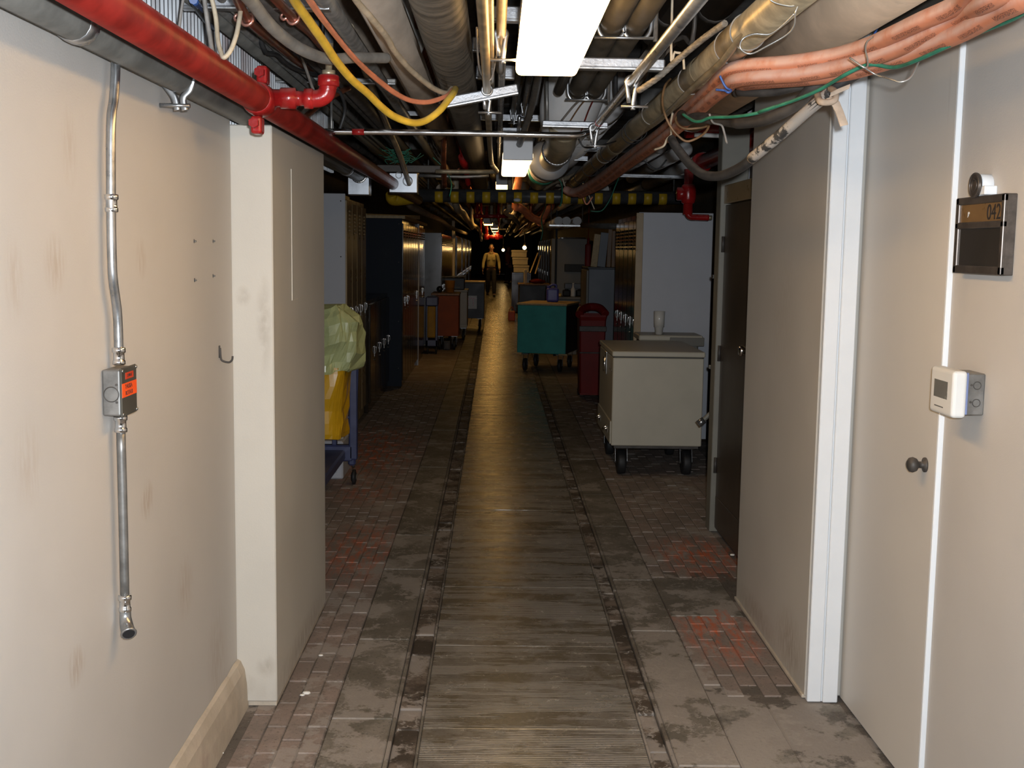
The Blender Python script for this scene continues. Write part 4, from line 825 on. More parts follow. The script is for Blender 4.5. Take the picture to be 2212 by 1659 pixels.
b = MB(); b.cyl(P(999, 338, 8.42), P(1004, 362, 8.55), .03, 14); b.build('coupling', m_redg, o)
cable('brown_hose', 'brown hose hanging left of the red sprinkler branch', 'hose', [P(972, 215, 6.5), P(962, 270, 7.0), P(958, 330, 7.5), P(960, 402, 8.0)], .018, m_copper, n=10)
cable('green_wire', 'thin green wire dangling below the angle iron', 'wire', [P(935, 340, 8.3), P(960, 365, 8.3), P(975, 395, 8.2), P(971, 424, 8.2)], .004, m_green, n=6)
cable('green_wire', 'green wire hanging over the hazard bar at the cut cable ends', 'wire', [P(1200, 380, 9.6), P(1214, 400, 9.6), P(1212, 440, 9.7), P(1208, 445, 9.7)], .005, m_green, n=6)
cable('green_wire', 'long green wire hooking up right of the cut cable ends', 'wire', [P(1345, 365, 9.7), P(1330, 400, 9.8), P(1318, 430, 9.8), P(1300, 455, 9.8), P(1276, 456, 9.8)], .005, m_green, n=6)
cable('cable_tail', 'cream cable tail looping below the tan conduit end', 'cable', [P(1215, 385, 9.9), P(1222, 405, 9.9), P(1238, 424, 9.8), P(1256, 408, 9.8), P(1265, 405, 9.8), P(1275, 430, 9.8), P(1284, 452, 9.8)], .0055, m_cab, n=6)
cable('orange_cable', 'orange cable tail bent below the orange duct end', 'cable', [P(1258, 420, 9.7), P(1264, 438, 9.7), P(1270, 440, 9.7), P(1280, 425, 9.7)], .007, m_orc, n=8)
cable('cable_tail', 'frayed pale cable bundle at the cut end of the tan conduit', 'cable', [P(1260, 370, 9.6), P(1220, 386, 10), P(1195, 395, 10.3), P(1175, 408, 10.6)], .02, m_cab, n=8)
b = MB()
for k in range(40):
    a = P(845 + 40 * random.random(), 330 + 14 * random.random(), 7.6 + random.random() * .3)
    b.tube([a, a + Vector((random.uniform(-.06, .06), random.uniform(-.05, .05), random.uniform(-.04, .04))), a + Vector((random.uniform(-.1, .1), 0, random.uniform(-.05, .05)))], .002, n=5, sub=3)
single(b, 'wire_tangle', 'tangle of thin green wires above the zinc pull box', 'wire', m_green)
o = cable('black_cable', 'black cable slanting behind the yellow cable', 'cable', [z2(1120, 840, 4.8), z2(1000, 900, 4.7), z2(830, 1010, 4.6), z2(690, 1130, 4.5)], .012, m_copper, n=8)
cable('black_cable', 'second black cable crossing below the red sprinkler elbow', 'cable', [z2(620, 1080, 4.5), z2(720, 980, 4.6), z2(850, 900, 4.7), z2(1000, 800, 4.9), z2(1050, 720, 5.0)], .010, m_iron, n=8)
cable('grey_cable', 'thin grey cable zigzag behind the sprinkler elbow', 'cable', [z2(660, 520, 4.2), z2(720, 680, 4.3), z2(780, 850, 4.4), z2(830, 935, 4.4), z2(950, 900, 4.5), z2(1040, 760, 4.7)], .006, m_gcab, n=6)
cable('hanger_rod', 'thin rod hanging left of the red tape band', 'rod', [P(716, 175, 4.9), P(716, 288, 4.8)], .006, m_emtd)
cable('hanger_rod', 'perforated strap hanging between the tan and black pipes', 'rod', [P(945, 140, 5.4), P(950, 225, 5.4)], .016, m_emtd, n=4)
for k, (pts, r, m, l) in enumerate((
        ([P(1030, 60, 3.3), P(1036, 150, 3.6), P(1060, 172, 3.7), P(1072, 120, 3.6)], .003, m_gcab, 'thin wire looped round the twin conduits'),
        ([P(1450, 95, 3.6), P(1458, 112, 3.6), P(1474, 118, 3.6), P(1478, 150, 3.6)], .004, m_cab, 'bent pale wire above the twisted rod'),
        ([P(1250, 300, 5.6), P(1262, 318, 5.6), P(1290, 316, 5.7), P(1330, 305, 6.0)], .004, m_bcab, 'thin black wire drooping over the flanged pipe'),
        ([P(1330, 190, 5.2), P(1350, 215, 5.6), P(1390, 190, 5.4), P(1410, 140, 5)], .010, m_bcab, 'black cable bowing behind the bright slanting conduit'),
        ([P(700, 150, 4.6), P(735, 200, 4.7), P(745, 240, 4.8), P(730, 290, 4.8)], .007, m_bcab, 'black cable drooping behind the yellow cable'),
        ([P(560, 60, 3.9), P(600, 120, 4.1), P(640, 150, 4.4), P(700, 165, 4.8)], .009, m_bcab, 'black cable under the copper pipes'),
        ([P(880, 30, 4.2), P(905, 80, 4.4), P(900, 110, 4.5), P(870, 120, 4.6)], .02, m_flex, 'grey flexible tail between the tan and black pipes'),
        ([P(1500, 60, 4.0), P(1475, 80, 4.1), P(1440, 100, 4.2), P(1425, 150, 4.4)], .008, m_iron, 'dark cable left of the tan conduit'),
        ([P(1380, 320, 7.8), P(1395, 350, 7.8), P(1420, 365, 7.8), P(1440, 345, 7.8)], .005, m_bcab, 'black wire loop before the white pipe ends'))):
    q = Vector(pts[0]); cable('loose_cable', l, 'cable', [Vector((q.x, q.y, 2.97))] + pts if k not in (0, 2) else pts, r, m)
# darkness up there is full of pipes: the deeper layer along the ceiling
lay2 = [(-1.3, 2.55, .04), (-1.1, 2.62, .05), (-.75, 2.78, .06), (-.45, 2.72, .05), (-.05, 2.7, .06), (.15, 2.8, .045), (.9, 2.75, .06), (1.15, 2.6, .05), (1.45, 2.5, .06), (1.8, 2.4, .07)]
wd = ('first', 'second', 'third', 'fourth', 'fifth', 'sixth', 'seventh', 'eighth', 'ninth', 'tenth')
for k, (x, z, r) in enumerate(lay2):
    o = run('ceiling_pipe', wd[k] + ' from left of the sooty pipes high along the ceiling', 'pipe', Vector((x, 0, z)), 5.4 if x > 1.1 or x < -.9 else 1.0, 70, r, (m_iron, m_emtd, m_tan, m_copper)[k % 4], n=14)

# ================================================================== LEFT WALL FITTINGS
cx = -.866
wc = thing('wall_conduit', 'bent steel conduit running down the left wall to an open elbow', 'conduit', (cx, 2.69, .72))
b = MB(); b.tube([PX(251, 100, cx), PX(249, 170, cx), PX(246, 215, cx), PX(240, 270, cx), PX(240, 440, cx), PX(242, 560, cx), PX(245, 610, cx), PX(252, 660, cx), PX(255, 700, cx), PX(257, 770, cx)], .0105, n=14, sub=6); b.build('upper_pipe', m_emt, wc)
b = MB(); b.tube([PX(261, 925, cx), PX(266, 1120, cx), PX(270, 1300, cx)], .0105, n=14, sub=3); b.build('lower_pipe', m_emtd, wc)
for (py, px) in ((440, 241), (770, 257), (916, 261), (1304, 270)):
    p = PX(px, py, cx); b = MB(); b.lathe(p + Vector((0, 0, -.02)), (0, 0, 1), [(.0105, 0), (.0145, .002), (.0145, .010), (.0125, .012), (.0125, .028), (.0155, .030), (.0155, .040), (.0105, .042)], 16); b.build('connector', m_chr2, wc)
p = PX(271, 1315, cx)
b = MB(); b.tube([p, p + Vector((0, -.002, -.02)), p + Vector((.006, -.012, -.038)), p + Vector((.016, -.03, -.05))], [.0125, .0135, .0155, .017], n=16); b.ring(p + Vector((.016, -.03, -.05)), (.4, -.75, -.5), .016, .003, 18); b.build('open_elbow', m_emt, wc)
b = MB(); b.cyl(p + Vector((.0165, -.0308, -.0505)), p + Vector((.017, -.0318, -.051)), .0135, 14); lab(b.build('elbow_mouth', m_blk, wc), 'dark mouth of elbow')
jb = thing('junction_box', 'steel junction box with orange stickers on the left wall conduit', 'electrical box', (-.868, 2.67, 1.225))
zc = 1.2835
b = MB(); b.box(-.889, -.848, 2.618, 2.722, zc - .054, zc + .052, .004, seg=2); b.build('body', m_emtd, jb)
b = MB(); b.box(-.848, -.843, 2.615, 2.725, zc - .057, zc + .056, .0025); cov = b.build('cover', mat('box_cover', (.085, .082, .07), .45, .3, var=.15), jb)
b = MB(); b.ring((-.868, 2.6175, zc - .004), (0, 1, 0), .017, .0012, 20); b.cyl((-.856, 2.6185, zc + .018), (-.856, 2.6165, zc + .018), .003, 8); b.cyl((-.856, 2.6185, zc - .022), (-.856, 2.6165, zc - .022), .003, 8); b.build('knockout', m_iron, jb)
for (yy, zz) in ((2.621, zc + .049), (2.719, zc + .05), (2.621, zc - .05), (2.719, zc - .05)):
    b = MB(); b.cyl((-.843, yy, zz), (-.8405, yy, zz), .004, 8); b.build('screw', m_chr2, cov)
b = MB(); b.box(-.8432, -.8422, 2.617, 2.722, zc - .012, zc + .02, 0); lab(b.build('sticker', m_orlab, jb), 'bright orange sticker')
b = MB(); b.box(-.8432, -.8424, 2.642, 2.700, zc + .028, zc + .043, 0); lab(b.build('sticker', m_orlab2, jb), 'small dark orange sticker')

def text(body, size, m, parent, loc, rot, ext=.0006, sx=1.0, name='lettering', align='CENTER'):
    cu = bpy.data.curves.new(name, 'FONT'); cu.body = body; cu.size = size; cu.align_x = align; cu.align_y = 'CENTER'; cu.extrude = ext
    t = bpy.data.objects.new(name, cu); COL.objects.link(t)
    dg = bpy.context.evaluated_depsgraph_get(); me = bpy.data.meshes.new_from_object(t.evaluated_get(dg)); bpy.data.objects.remove(t); me.materials.clear(); me.materials.append(m)
    o = bpy.data.objects.new(name, me); COL.objects.link(o)
    R = Matrix(rot).transposed()          # columns: text x, text y, text normal in world
    me.transform(R.to_4x4() @ Matrix.Diagonal((sx, 1, 1, 1)))
    q = Vector((0, 0, 0)); pp = parent
    while pp is not None: q += pp.location; pp = pp.parent
    o.parent = parent; o.location = Vector(loc) - q; return o
LW = ((0, 1, 0), (0, 0, 1), (1, 0, 0)); RW = ((0, -1, 0), (0, 0, 1), (-1, 0, 0)); FR = ((1, 0, 0), (0, 0, 1), (0, -1, 0))
text('THUSEA', .014, m_ink, jb, (-.8420, 2.662, zc + .011), LW, .0003)
text('ROTA10', .014, m_ink, jb, (-.8420, 2.664, zc - .004), LW, .0003)
text('QUIROZ', .009, m_ink, jb, (-.8422, 2.671, zc + .0355), LW, .0003)

hk = PX(473, 765, XL)
b = MB(); b.bar(hk + Vector((.002, 0, -.012)), hk + Vector((.002, 0, .028)), .012, .003, .001, up=(1, 0, 0)); b.tube([hk + Vector((.004, 0, .02)), hk + Vector((.006, 0, -.012)), hk + Vector((.012, 0, -.022)), hk + Vector((.032, .0, -.026)), hk + Vector((.042, 0, -.018)), hk + Vector((.044, 0, -.006))], .0032, n=8)
single(b, 'coat_hook', 'small dark metal hook on the left wall by the pier', 'hook', m_iron)
for k, (px, py) in enumerate(((419, 521), (460, 521), (420, 605), (460, 596))):
    p = PX(px, py, XL); b = MB(); b.cyl(p, p + Vector((.007, 0, 0)), .0028, 8); b.cyl(p + Vector((.0, 0, 0)), p + Vector((.001, 0, 0)), .0065, 10)
    single(b, 'wall_screw', ('upper left', 'upper right', 'lower left', 'lower right')[k] + ' of four small screws in the wall above the hook', 'screw', m_emtd, 'four screws on the left wall')

# ================================================================== RIGHT WALL FITTINGS
sg = thing('room_sign', 'dark bronze framed room sign reading 042 on the right wall', 'sign', (1.27, 3.0, 1.573))
y0, y1, z0, z1 = 2.865, 3.165, 1.573, 1.775
b = MB()
b.box(1.2835, 1.258, y0, y1, z0, z1, .002); b.build('back_plate', m_bronze, sg)
b = MB()
for (a, c, d, e) in ((y0, y1, z1 - .02, z1), (y0, y1, z0, z0 + .022), (y0, y0 + .016, z0, z1), (y1 - .02, y1, z0, z1), (y0, y1, z0 + .118, z0 + .136)):
    b.box(1.250, 1.262, a, c, d, e, .003, seg=2)
b.build('frame', m_bronze, sg)
b = MB(); b.box(1.2555, 1.259, y0 + .014, y1 - .019, z0 + .135, z1 - .018, .0005); pq_ = b.build('plaque', m_plate_br, sg)
b = MB(); b.box(1.2555, 1.259, y0 + .014, y1 - .019, z0 + .02, z0 + .119, .0005); b.build('pane', m_glassd, sg)
text('042', .056, m_ink, pq_, (1.2550, y0 + .068, z0 + .1565), RW, .0006)
text('JP', .016, m_inkw, pq_, (1.2553, y1 - .075, z0 + .157), RW, .0004)
em = thing('round_emblem', 'round bronze disc on a white bracket above the room sign', 'emblem', (1.26, 3.01, 1.76))
c = Vector((1.243, 3.035, 1.803))
b = MB(); b.lathe(c, (1, 0, 0), [(.031, 0), (.033, .003), (.031, .008), (.028, .009)], 26); b.ring(c, (1, 0, 0), .030, .003, 26); b.ring(c + Vector((-.0006, 0, 0)), (1, 0, 0), .016, .0016, 20); b.build('disc', m_bronze, em)
b = MB(); b.lathe(c + Vector((.009, 0, 0)), (1, 0, 0), [(.027, 0), (.029, .004), (.029, .030), (.027, .032)], 24); b.box(1.25, 1.283, 2.985, 3.02, 1.777, 1.80, .002); b.build('bracket', m_trim, em)

th = thing('thermostat', 'white wall thermostat on a steel box beside the door', 'thermostat', (1.22, 3.04, 1.2))
b = MB(); b.box(1.236, 1.283, 2.985, 3.088, 1.205, 1.315, .003); st = b.build('back_box', m_emtd, th)
b = MB(); b.ring((1.262, 2.984, 1.284), (0, 1, 0), .010, .001, 16); b.ring((1.262, 2.984, 1.238), (0, 1, 0), .010, .001, 16); b.cyl((1.247, 2.986, 1.285), (1.247, 2.983, 1.285), .003, 8); b.cyl((1.247, 2.986, 1.24), (1.247, 2.983, 1.24), .003, 8); b.build('knockout', m_iron, st)
b = MB(); b.box(1.231, 1.237, 2.977, 3.11, 1.207, 1.318, .002); lab(b.build('blue_gasket', mat('gasket', (.16, .20, .36), .5), th), 'blue edge behind the cover')
b = MB(); b.box(1.193, 1.232, 2.972, 3.128, 1.198, 1.322, .010, seg=4); cv = b.build('cover', m_plastic_w, th)
b = MB(); b.box(1.1925, 1.196, 3.006, 3.10, 1.242, 1.290, .001); b.build('screen', m_screen, cv)
b = MB(); b.box(1.1922, 1.194, 3.03, 3.09, 1.2175, 1.2205, 0); lab(b.build('brand_line', m_screen, cv), 'faint grey line of lettering')

# ================================================================== LOCKERS
def locker(name, label, w, d, h, mf, face, side=None, cat='locker', vents=6, cols=1, handle=True, double=False, group=None):
    """front faces +X at x=0, width along +Y from y=0"""
    t = thing(name, label, cat, (0, 0, 0), group)
    b = MB(); b.box(-d, -.022, .002, w - .002, .0, h, .003); b.build('body', mf, t)
    if side:
        b = MB(); b.box(-d, -.012, -.006, .003, .02, h + .012, .003)
        sp = b.build('side_panel', side, t)
        for zz in (h - .05, h * .75, h * .4, h * .12):
            c = MB(); c.cyl((-.05, -.006, zz), (-.05, -.0085, zz), .006, 8); c.build('screw', m_iron, sp)
        lab(sp, 'pale painted side panel')
    n = 2 if double else 1
    zs = .09
    hh = (h - .12) / n
    for k in range(n):
        b = MB(); b.box(-.024, 0, .012, w - .012, zs + k * hh, zs + (k + 1) * hh - .012, .004); dr = b.build('door', face, t)
        for v in range(vents):
            zz = zs + (k + 1) * hh - .10 - v * .032
            for q in range(cols):
                yc = w * (q + 1) / (cols + 1)
                c = MB(); wd2 = min(.045, w / (cols + 1) * .42)
                c.tube([(.0, yc - wd2, zz), (.004, yc - wd2 * .6, zz), (.006, yc, zz), (.004, yc + wd2 * .6, zz), (.0, yc + wd2, zz)], [.002, .009, .011, .009, .002], n=6, sub=1); c.build('louver', face, dr)
        if handle:
            zz = zs + k * hh + hh * .5
            c = MB(); c.box(-.002, .004, w * .78 - .010, w * .78 + .010, zz - .06, zz + .05, .002); c.tube([(.004, w * .78, zz + .04), (.014, w * .78, zz + .036), (.016, w * .78, zz), (.004, w * .78, zz - .03)], .005, n=8); c.build('handle', m_chr2, dr)
            c = MB(); c.cyl((0, w * .78, zz - .09), (.008, w * .78, zz - .09), .008, 10); c.build('lock', m_chr2, dr)
    b = MB(); b.box(-d + .02, -.03, .01, w - .01, 0, .09, .003); b.build('plinth', mf, t)
    return t
XA = -1.25
t = locker('locker', 'tan locker with white side panel nearest behind the left pier', .36, .62, 2.05, m_lock_tan, m_lock_tan, m_wside, vents=6); t.location = (XA, 9.8, 0)
t1 = locker('locker', 'second tan locker from the white side panel on the left', .36, .6, 2.03, m_lock_tan, m_lock_tan, vents=6); t1.location = (XA, 10.165, 0)
dup(t1, (XA, 10.53, 0), label='third tan locker from the white side panel on the left')
dup(t1, (XA, 10.895, 0), label='fourth tan locker from the white side panel, next to the short dark ones')
s1 = locker('short_locker', 'first short dark locker standing before the tall navy side', .50, .5, 1.10, m_lock_dk, m_lock_dk, vents=0); s1.location = (-1.215, 11.32, 0)
for k, l in enumerate(('second short dark locker before the tall navy side', 'third short dark locker before the tall navy side', 'fourth short dark locker touching the tall navy side')):
    dup(s1, (-1.215, 11.825 + .505 * k, 0), label=l)
XB = -1.06
t = locker('locker', 'tall amber locker with big navy side panel on the left', .40, .9, 1.94, m_lock_dk, m_lock_dk, m_navy, vents=3); t.location = (XB, 13.36, 0)
t2 = locker('locker', 'second tall dark locker after the navy side panel', .40, .55, 1.94, m_lock_dk, m_lock_dk, vents=3, group=None); t2.location = (XB, 13.765, 0)
t2b = locker('locker', 'third tall dark locker after the navy side panel', .40, .55, 1.94, m_lock_dk, m_lock_dk, vents=3, handle=False); t2b.location = (XB, 14.17, 0)
for k in range(1, 8):
    dup(t2 if k in (3, 6) else t2b, (XB, 14.17 + .405 * k, 0), label=('third', 'fourth', 'fifth', 'sixth', 'seventh', 'eighth', 'ninth', 'last')[k] + ' tall dark locker after the navy side panel')
b = MB(); b.bar(P(790, 466, 13.5), P(905, 470, 15.3), .03, .05, .004); b.box(XB - .5, XB + .02, 13.36, 17.7, 1.945, 1.985, .004); single(b, 'locker_top_board', 'dusty board lying along the tops of the tall dark lockers', 'board', m_wood)
b = MB(); b.box(XB - .02, XB + .006, 16.0, 16.05, 0, 1.95, .003); single(b, 'white_strip', 'thin pale strip between two tall dark lockers', 'strip', m_wside)
XC2 = -.89
t = locker('locker', 'grey sided locker with a shiny patch beyond the tall dark lockers', .42, .5, 1.86, m_lock_tan, m_lock_dk, mat('glossy_grey_side', (.10, .10, .105), .22, var=.05), vents=3); t.location = (XC2, 19.3, 0)
t3 = locker('locker', 'far brown locker in the row behind the carts', .42, .5, 1.86, m_lock_dk, m_lock_dk, vents=3, group='far lockers on the left'); t3.location = (XC2, 19.73, 0)
t3['label'] = 'second locker in the far row, next after the grey sided one'
for k in range(9): dup(t3, (XC2, 20.16 + .43 * k, 0), label=('third', 'fourth', 'fifth', 'sixth', 'seventh', 'eighth', 'ninth', 'tenth', 'last')[k] + ' locker counted back from the grey sided one in the far row')
b = MB(); b.box(-.93, -.87, 24.6, 24.68, 0, 2.2, .006); single(b, 'post', 'pale upright post behind the far left carts', 'post', m_card)
b = MB(); b.box(-1.1, -.88, 24.75, 25.2, 0, 2.0, .01); b.box(-1.08, -.872, 24.78, 25.17, .1, 1.95, .006); single(b, 'navy_cabinet', 'narrow navy cabinet beside the pale post', 'cabinet', m_navy)
t4 = locker('locker', 'distant dark locker along the left wall', .5, .5, 1.9, m_lock_dk, m_lock_dk, vents=0, group='distant lockers on the left'); t4.location = (-.86, 26, 0)
for k in range(26): dup(t4, (-.86 - (.1 if k % 7 > 4 else 0), 26.52 + .55 * k, 0))
# right rows (turned round: front faces -X)
XD = 1.20
t = locker('locker', 'dark locker with tall white side panel behind the beige cart', .36, .62, 1.93, m_lock_dk, m_lock_dk, None, vents=6, cols=2); t.rotation_euler = (0, 0, PI); t.location = (XD, 10.19, 0)
b = MB(); b.box(.0, .63, .36, .372, .02, 1.945, .003)
sp = b.build('side_panel', m_wside); sp.parent = t; sp.matrix_parent_inverse = Matrix(); sp.location = (-.63 + .315, .366, .02); lab(sp, 'tall white side panel')
b = MB(); b.box(-.03, .03, .0, .02, .02, 1.94, .003); e = b.build('corner_strip', m_lock_tan); e.parent = t; e.location = (-.01, .369, .02); lab(e, 'tan corner strip')
t5 = locker('locker', 'second dark louvered locker behind the white side panel', .36, .6, 1.93, m_lock_dk, m_lock_gn, vents=6, cols=2); t5.rotation_euler = (0, 0, PI); t5.location = (XD, 10.555, 0)
for k, l in enumerate(('third dark louvered locker behind the white side panel', 'fourth dark louvered locker behind the white side panel', 'fifth dark louvered locker, last before the red bin')):
    dup(t5, (XD, 10.92 + .365 * k, 0), label=l)
t6 = locker('locker', 'distant dark locker along the right wall', .5, .5, 1.9, m_lock_dk, m_lock_dk, vents=0, group='distant lockers on the right'); t6.rotation_euler = (0, 0, PI); t6.location = (1.45, 26, 0)
for k in range(24): dup(t6, (1.4 + .1 * (k % 3), 26.55 + .57 * k, 0))

# ================================================================== CARTS
def caster(t, x, y, r, h, m_w=None, w=.045, rz=0.0):
    """wheel in a fork, top plate at height h"""
    b = MB(); s = w / 2 + .008
    c_, s_ = math.cos(rz), math.sin(rz)
    def q(dx, dy): return (x + dx * c_ - dy * s_, y + dx * s_ + dy * c_)
    for k in (-1, 1):
        a = q(k * s, 0); a2 = q(k * s, .03); b.bar((*a, r), (*a2, h - .012), .004, .035, .001, up=(0, 1, 0))
    b.box(x - .05, x + .05, y - .045, y + .055, h - .014, h, .003)
    a = q(-s - .008, 0); c = q(s + .008, 0); b.cyl((*a, r), (*c, r), .009, 8)
    f = b.build('caster', m_emt, t)
    a = q(-w / 2, 0); d = Vector((c_, s_, 0))
    b = MB(); b.lathe((*a, r), d, [(r * .45, -.002), (r * .5, .002), (r * .82, .004), (r * .96, .006), (r, w * .3), (r, w * .7), (r * .96, w - .006), (r * .82, w - .004), (r * .5, w - .002), (r * .45, w + .002)], 24)
    b.build('wheel', m_w or m_blk, f)
# beige cart
x0, x1, y0, y1 = .848, 1.50, 8.22, 9.25
bc = thing('tool_cart', 'beige metal tool cart on rubber casters in front of the white locker side', 'cart', (1.17, 8.7, 0))
b = MB(); b.box(x0, x1, y0, y1, .225, .862, .006); b.build('body', m_beige, bc)
b = MB(); b.box(x0 + .01, x1 - .01, y0 + .012, y1 - .01, .86, .872, 0); lab(b.build('lid_gap', m_blk, bc), 'dark gap under the lid')
b = MB(); b.box(x0 - .006, x1 + .008, y0 - .006, y1 + .004, .870, .908, .006); b.build('lid', m_beige, bc)
b = MB(); b.box(x0 - .010, x0 + .001, y0 + .02, y1 - .02, .235, .40, .003); dw = b.build('drawer', m_beige, bc)
for yy in (8.45, 9.02):
    b = MB(); b.box(x0 - .014, x0 - .009, yy - .05, yy + .05, .29, .34, .002); b.tube([(x0 - .012, yy - .04, .325), (x0 - .035, yy - .036, .315), (x0 - .04, yy, .305), (x0 - .035, yy + .036, .315), (x0 - .012, yy + .04, .325)], .006, n=8); b.build('drawer_handle', m_chr2, dw)
b = MB(); b.box(x0 - .006, x0 + .003, y0 + .05, y0 + .2, .765, .77, .001); b.box(x0 - .014, x0 - .003, 8.62, 8.68, .70, .87, .003); b.cyl((x0 - .02, 8.65, .83), (x0 - .02, 8.65, .72), .01, 10); b.build('latch', m_chr2, bc)
b = MB(); b.box(x0 + .02, x1 - .02, y0 + .003, y1 - .02, .205, .226, .003); b.build('base_frame', m_iron, bc)
for (xx, yy) in ((.935, 8.33), (1.41, 8.33), (.93, 9.14), (1.41, 9.14)): caster(bc, xx, yy, .09, .206, w=.07)
# bin behind with box and cup
gb = thing('storage_bin', 'grey bin with flat wooden lid behind the beige cart', 'bin', (1.45, 9.5, 0))
b = MB(); b.box(1.19, 1.66, 9.36, 9.70, 0, .90, .02, seg=3); b.build('body', m_wgrey, gb)
b = MB(); b.box(1.17, 1.69, 9.34, 9.72, .90, .945, .008); b.build('lid', m_beige, gb)
b = MB(); b.box(1.42, 1.70, 9.335, 9.342, .86, .93, .004); b.build('front_edge', m_wgrey, gb)
cpz = .945; cp = Vector((P(1423, 728, 9.45).x, 9.45, cpz))
b = MB(); b.lathe(cp, (0, 0, 1), [(.026, 0), (.030, .002), (.040, .115), (.042, .115), (.040, .112), (.031, .006), (.001, .006)], 20)
o = single(b, 'plastic_cup', 'pale plastic cup standing on the bin behind the beige cart', 'cup', m_cup)
b = MB(); b.lathe(cp + Vector((0, 0, .06)), (0, 0, 1), [(.0405, 0), (.044, .05), (.045, .13), (.0465, .13), (.0425, .0)], 20); lab(b.build('nested_cup', m_cup, o), 'second cup nested in the first')
# conduit along the jamb beyond
tcv = thing('jamb_conduit', 'grey conduit running down beside the grey door jamb', 'conduit', (1.33, 7.0, .4))
vx = P(1546, 700, 6.95)
b = MB(); b.tube([(vx.x, 6.95, 2.5), (vx.x, 6.95, .72), (vx.x - .015, 6.95, .65), (vx.x - .06, 6.95, .60)], .014, n=12, sub=5); b.build('pipe', m_jamb, tcv)
for zz in (1.475, .93): b = MB(); b.box(vx.x - .03, vx.x + .03, 6.93, 6.97, zz - .012, zz + .012, .003); b.build('strap', m_emt, tcv)
b = MB(); b.cyl((vx.x - .05, 6.95, .606), (vx.x - .085, 6.95, .58), .022, 12); b.build('connector', m_emt, tcv)

# teal cart, turned a little
tc = thing('teal_cart', 'teal wooden chest cart on casters in the middle of the corridor', 'cart')
w, d = .66, .88
b = MB(); b.box(-w / 2, w / 2, 0, d, .245, .885, .006); b.build('body', m_teal, tc)
b = MB(); b.box(w / 2 - .002, w / 2 + .004, .01, d - .01, .25, .88, .002); lab(b.build('side_board', m_navyc, tc), 'dark side board')
b = MB(); b.box(-w / 2 - .012, w / 2 + .012, -.012, d + .01, .885, .912, .005); b.build('lid', m_wood, tc)
for xx in (-w / 2 + .01, w / 2 - .03):
    b = MB(); b.box(xx - .06, xx + .06, -.03, .06, .232, .252, .004); b.build('bracket', m_wood, tc)
for (xx, yy) in ((-.24, .1), (.24, .1), (-.24, .76), (.24, .76)): caster(tc, xx, yy, .085, .236, w=.05)
tc.location = (.62, 15.35, 0); tc.rotation_euler = (0, 0, -.26)
jp = P(1193, 655, 15.85); jz = .914
jg = thing('plastic_jug', 'blue plastic jug standing on the teal cart', 'jug', (jp.x, 15.85, jz))
b = MB(); b.box(jp.x - .085, jp.x + .085, 15.78, 15.92, jz, jz + .19, .03, seg=4); b.build('body', m_bluej, jg)
b = MB(); b.tube([(jp.x + .045, 15.85, jz + .185), (jp.x + .05, 15.85, jz + .225), (jp.x, 15.85, jz + .235), (jp.x - .05, 15.85, jz + .205)], .014, n=10); b.build('handle', m_bluej, jg)
b = MB(); b.cyl((jp.x - .055, 15.85, jz + .18), (jp.x - .055, 15.85, jz + .222), .026, 14); b.build('cap', m_bluej, jg)

# left: janitor cart with vinyl bag and pale green liner
jc = thing('janitor_cart', 'blue janitor cart with yellow vinyl bag behind the left pier', 'cart', (-1.2, 7.2, 0))
b = MB()
for xx in (-1.42, -.94): b.box(xx - .028, xx + .028, 7.66, 7.73, .20, 1.0, .012, seg=3)
b.box(-1.42, -.94, 7.66, 7.73, .19, .30, .01); b.box(-1.42, -.94, 7.665, 7.72, .38, .40, .006); b.box(-1.42, -.94, 7.665, 7.72, .48, .50, .006); b.box(-1.20, -1.17, 7.665, 7.72, .3, .5, .004); b.box(-1.08, -1.05, 7.665, 7.72, .3, .5, .004); b.box(-1.42, -.94, 7.665, 7.72, .92, .98, .01)
b.build('end_frame', m_bluep, jc)
b = MB(); b.box(-1.45, -.99, 6.35, 7.66, .20, .27, .012); b.box(-1.45, -1.40, 6.35, 6.42, .2, 1.0, .01); b.box(-1.1, -1.05, 6.35, 6.42, .2, 1.0, .01); b.box(-1.45, -1.05, 6.34, 6.43, .93, 1.0, .01); b.build('deck', m_bluep, jc)
b = MB(); b.bar((-.925, 7.69, .98), (-.95, 7.69, .16), .05, .045, .012, up=(0, 1, 0)); b.build('corner_post', m_bluep, jc)
b = MB(); b.tube([(-.955, 7.78, .16), (-.952, 7.80, .13)], .012, n=8, sub=1); cs = b.build('caster', m_emt, jc)
b = MB(); b.lathe((-.968, 7.84, .052), (1, 0, 0), [(.03, -.004), (.034, 0), (.05, .004), (.052, .012), (.05, .024), (.034, .027), (.03, .03)], 22); b.build('wheel', m_blk, cs)
b = MB(); b.lathe((-.97, 7.84, .052), (1, 0, 0), [(.018, -.005), (.02, .0), (.02, .03), (.018, .035)], 16); b.build('hub', m_wgrey, cs)
b = MB(); b.lathe((-.985, 6.42, .13), (-1, 0, 0), [(.08, 0), (.115, .004), (.13, .014), (.13, .03), (.115, .042), (.08, .046)], 28); lab(b.build('rear_wheel', m_bluep, jc), 'large dark blue wheel')
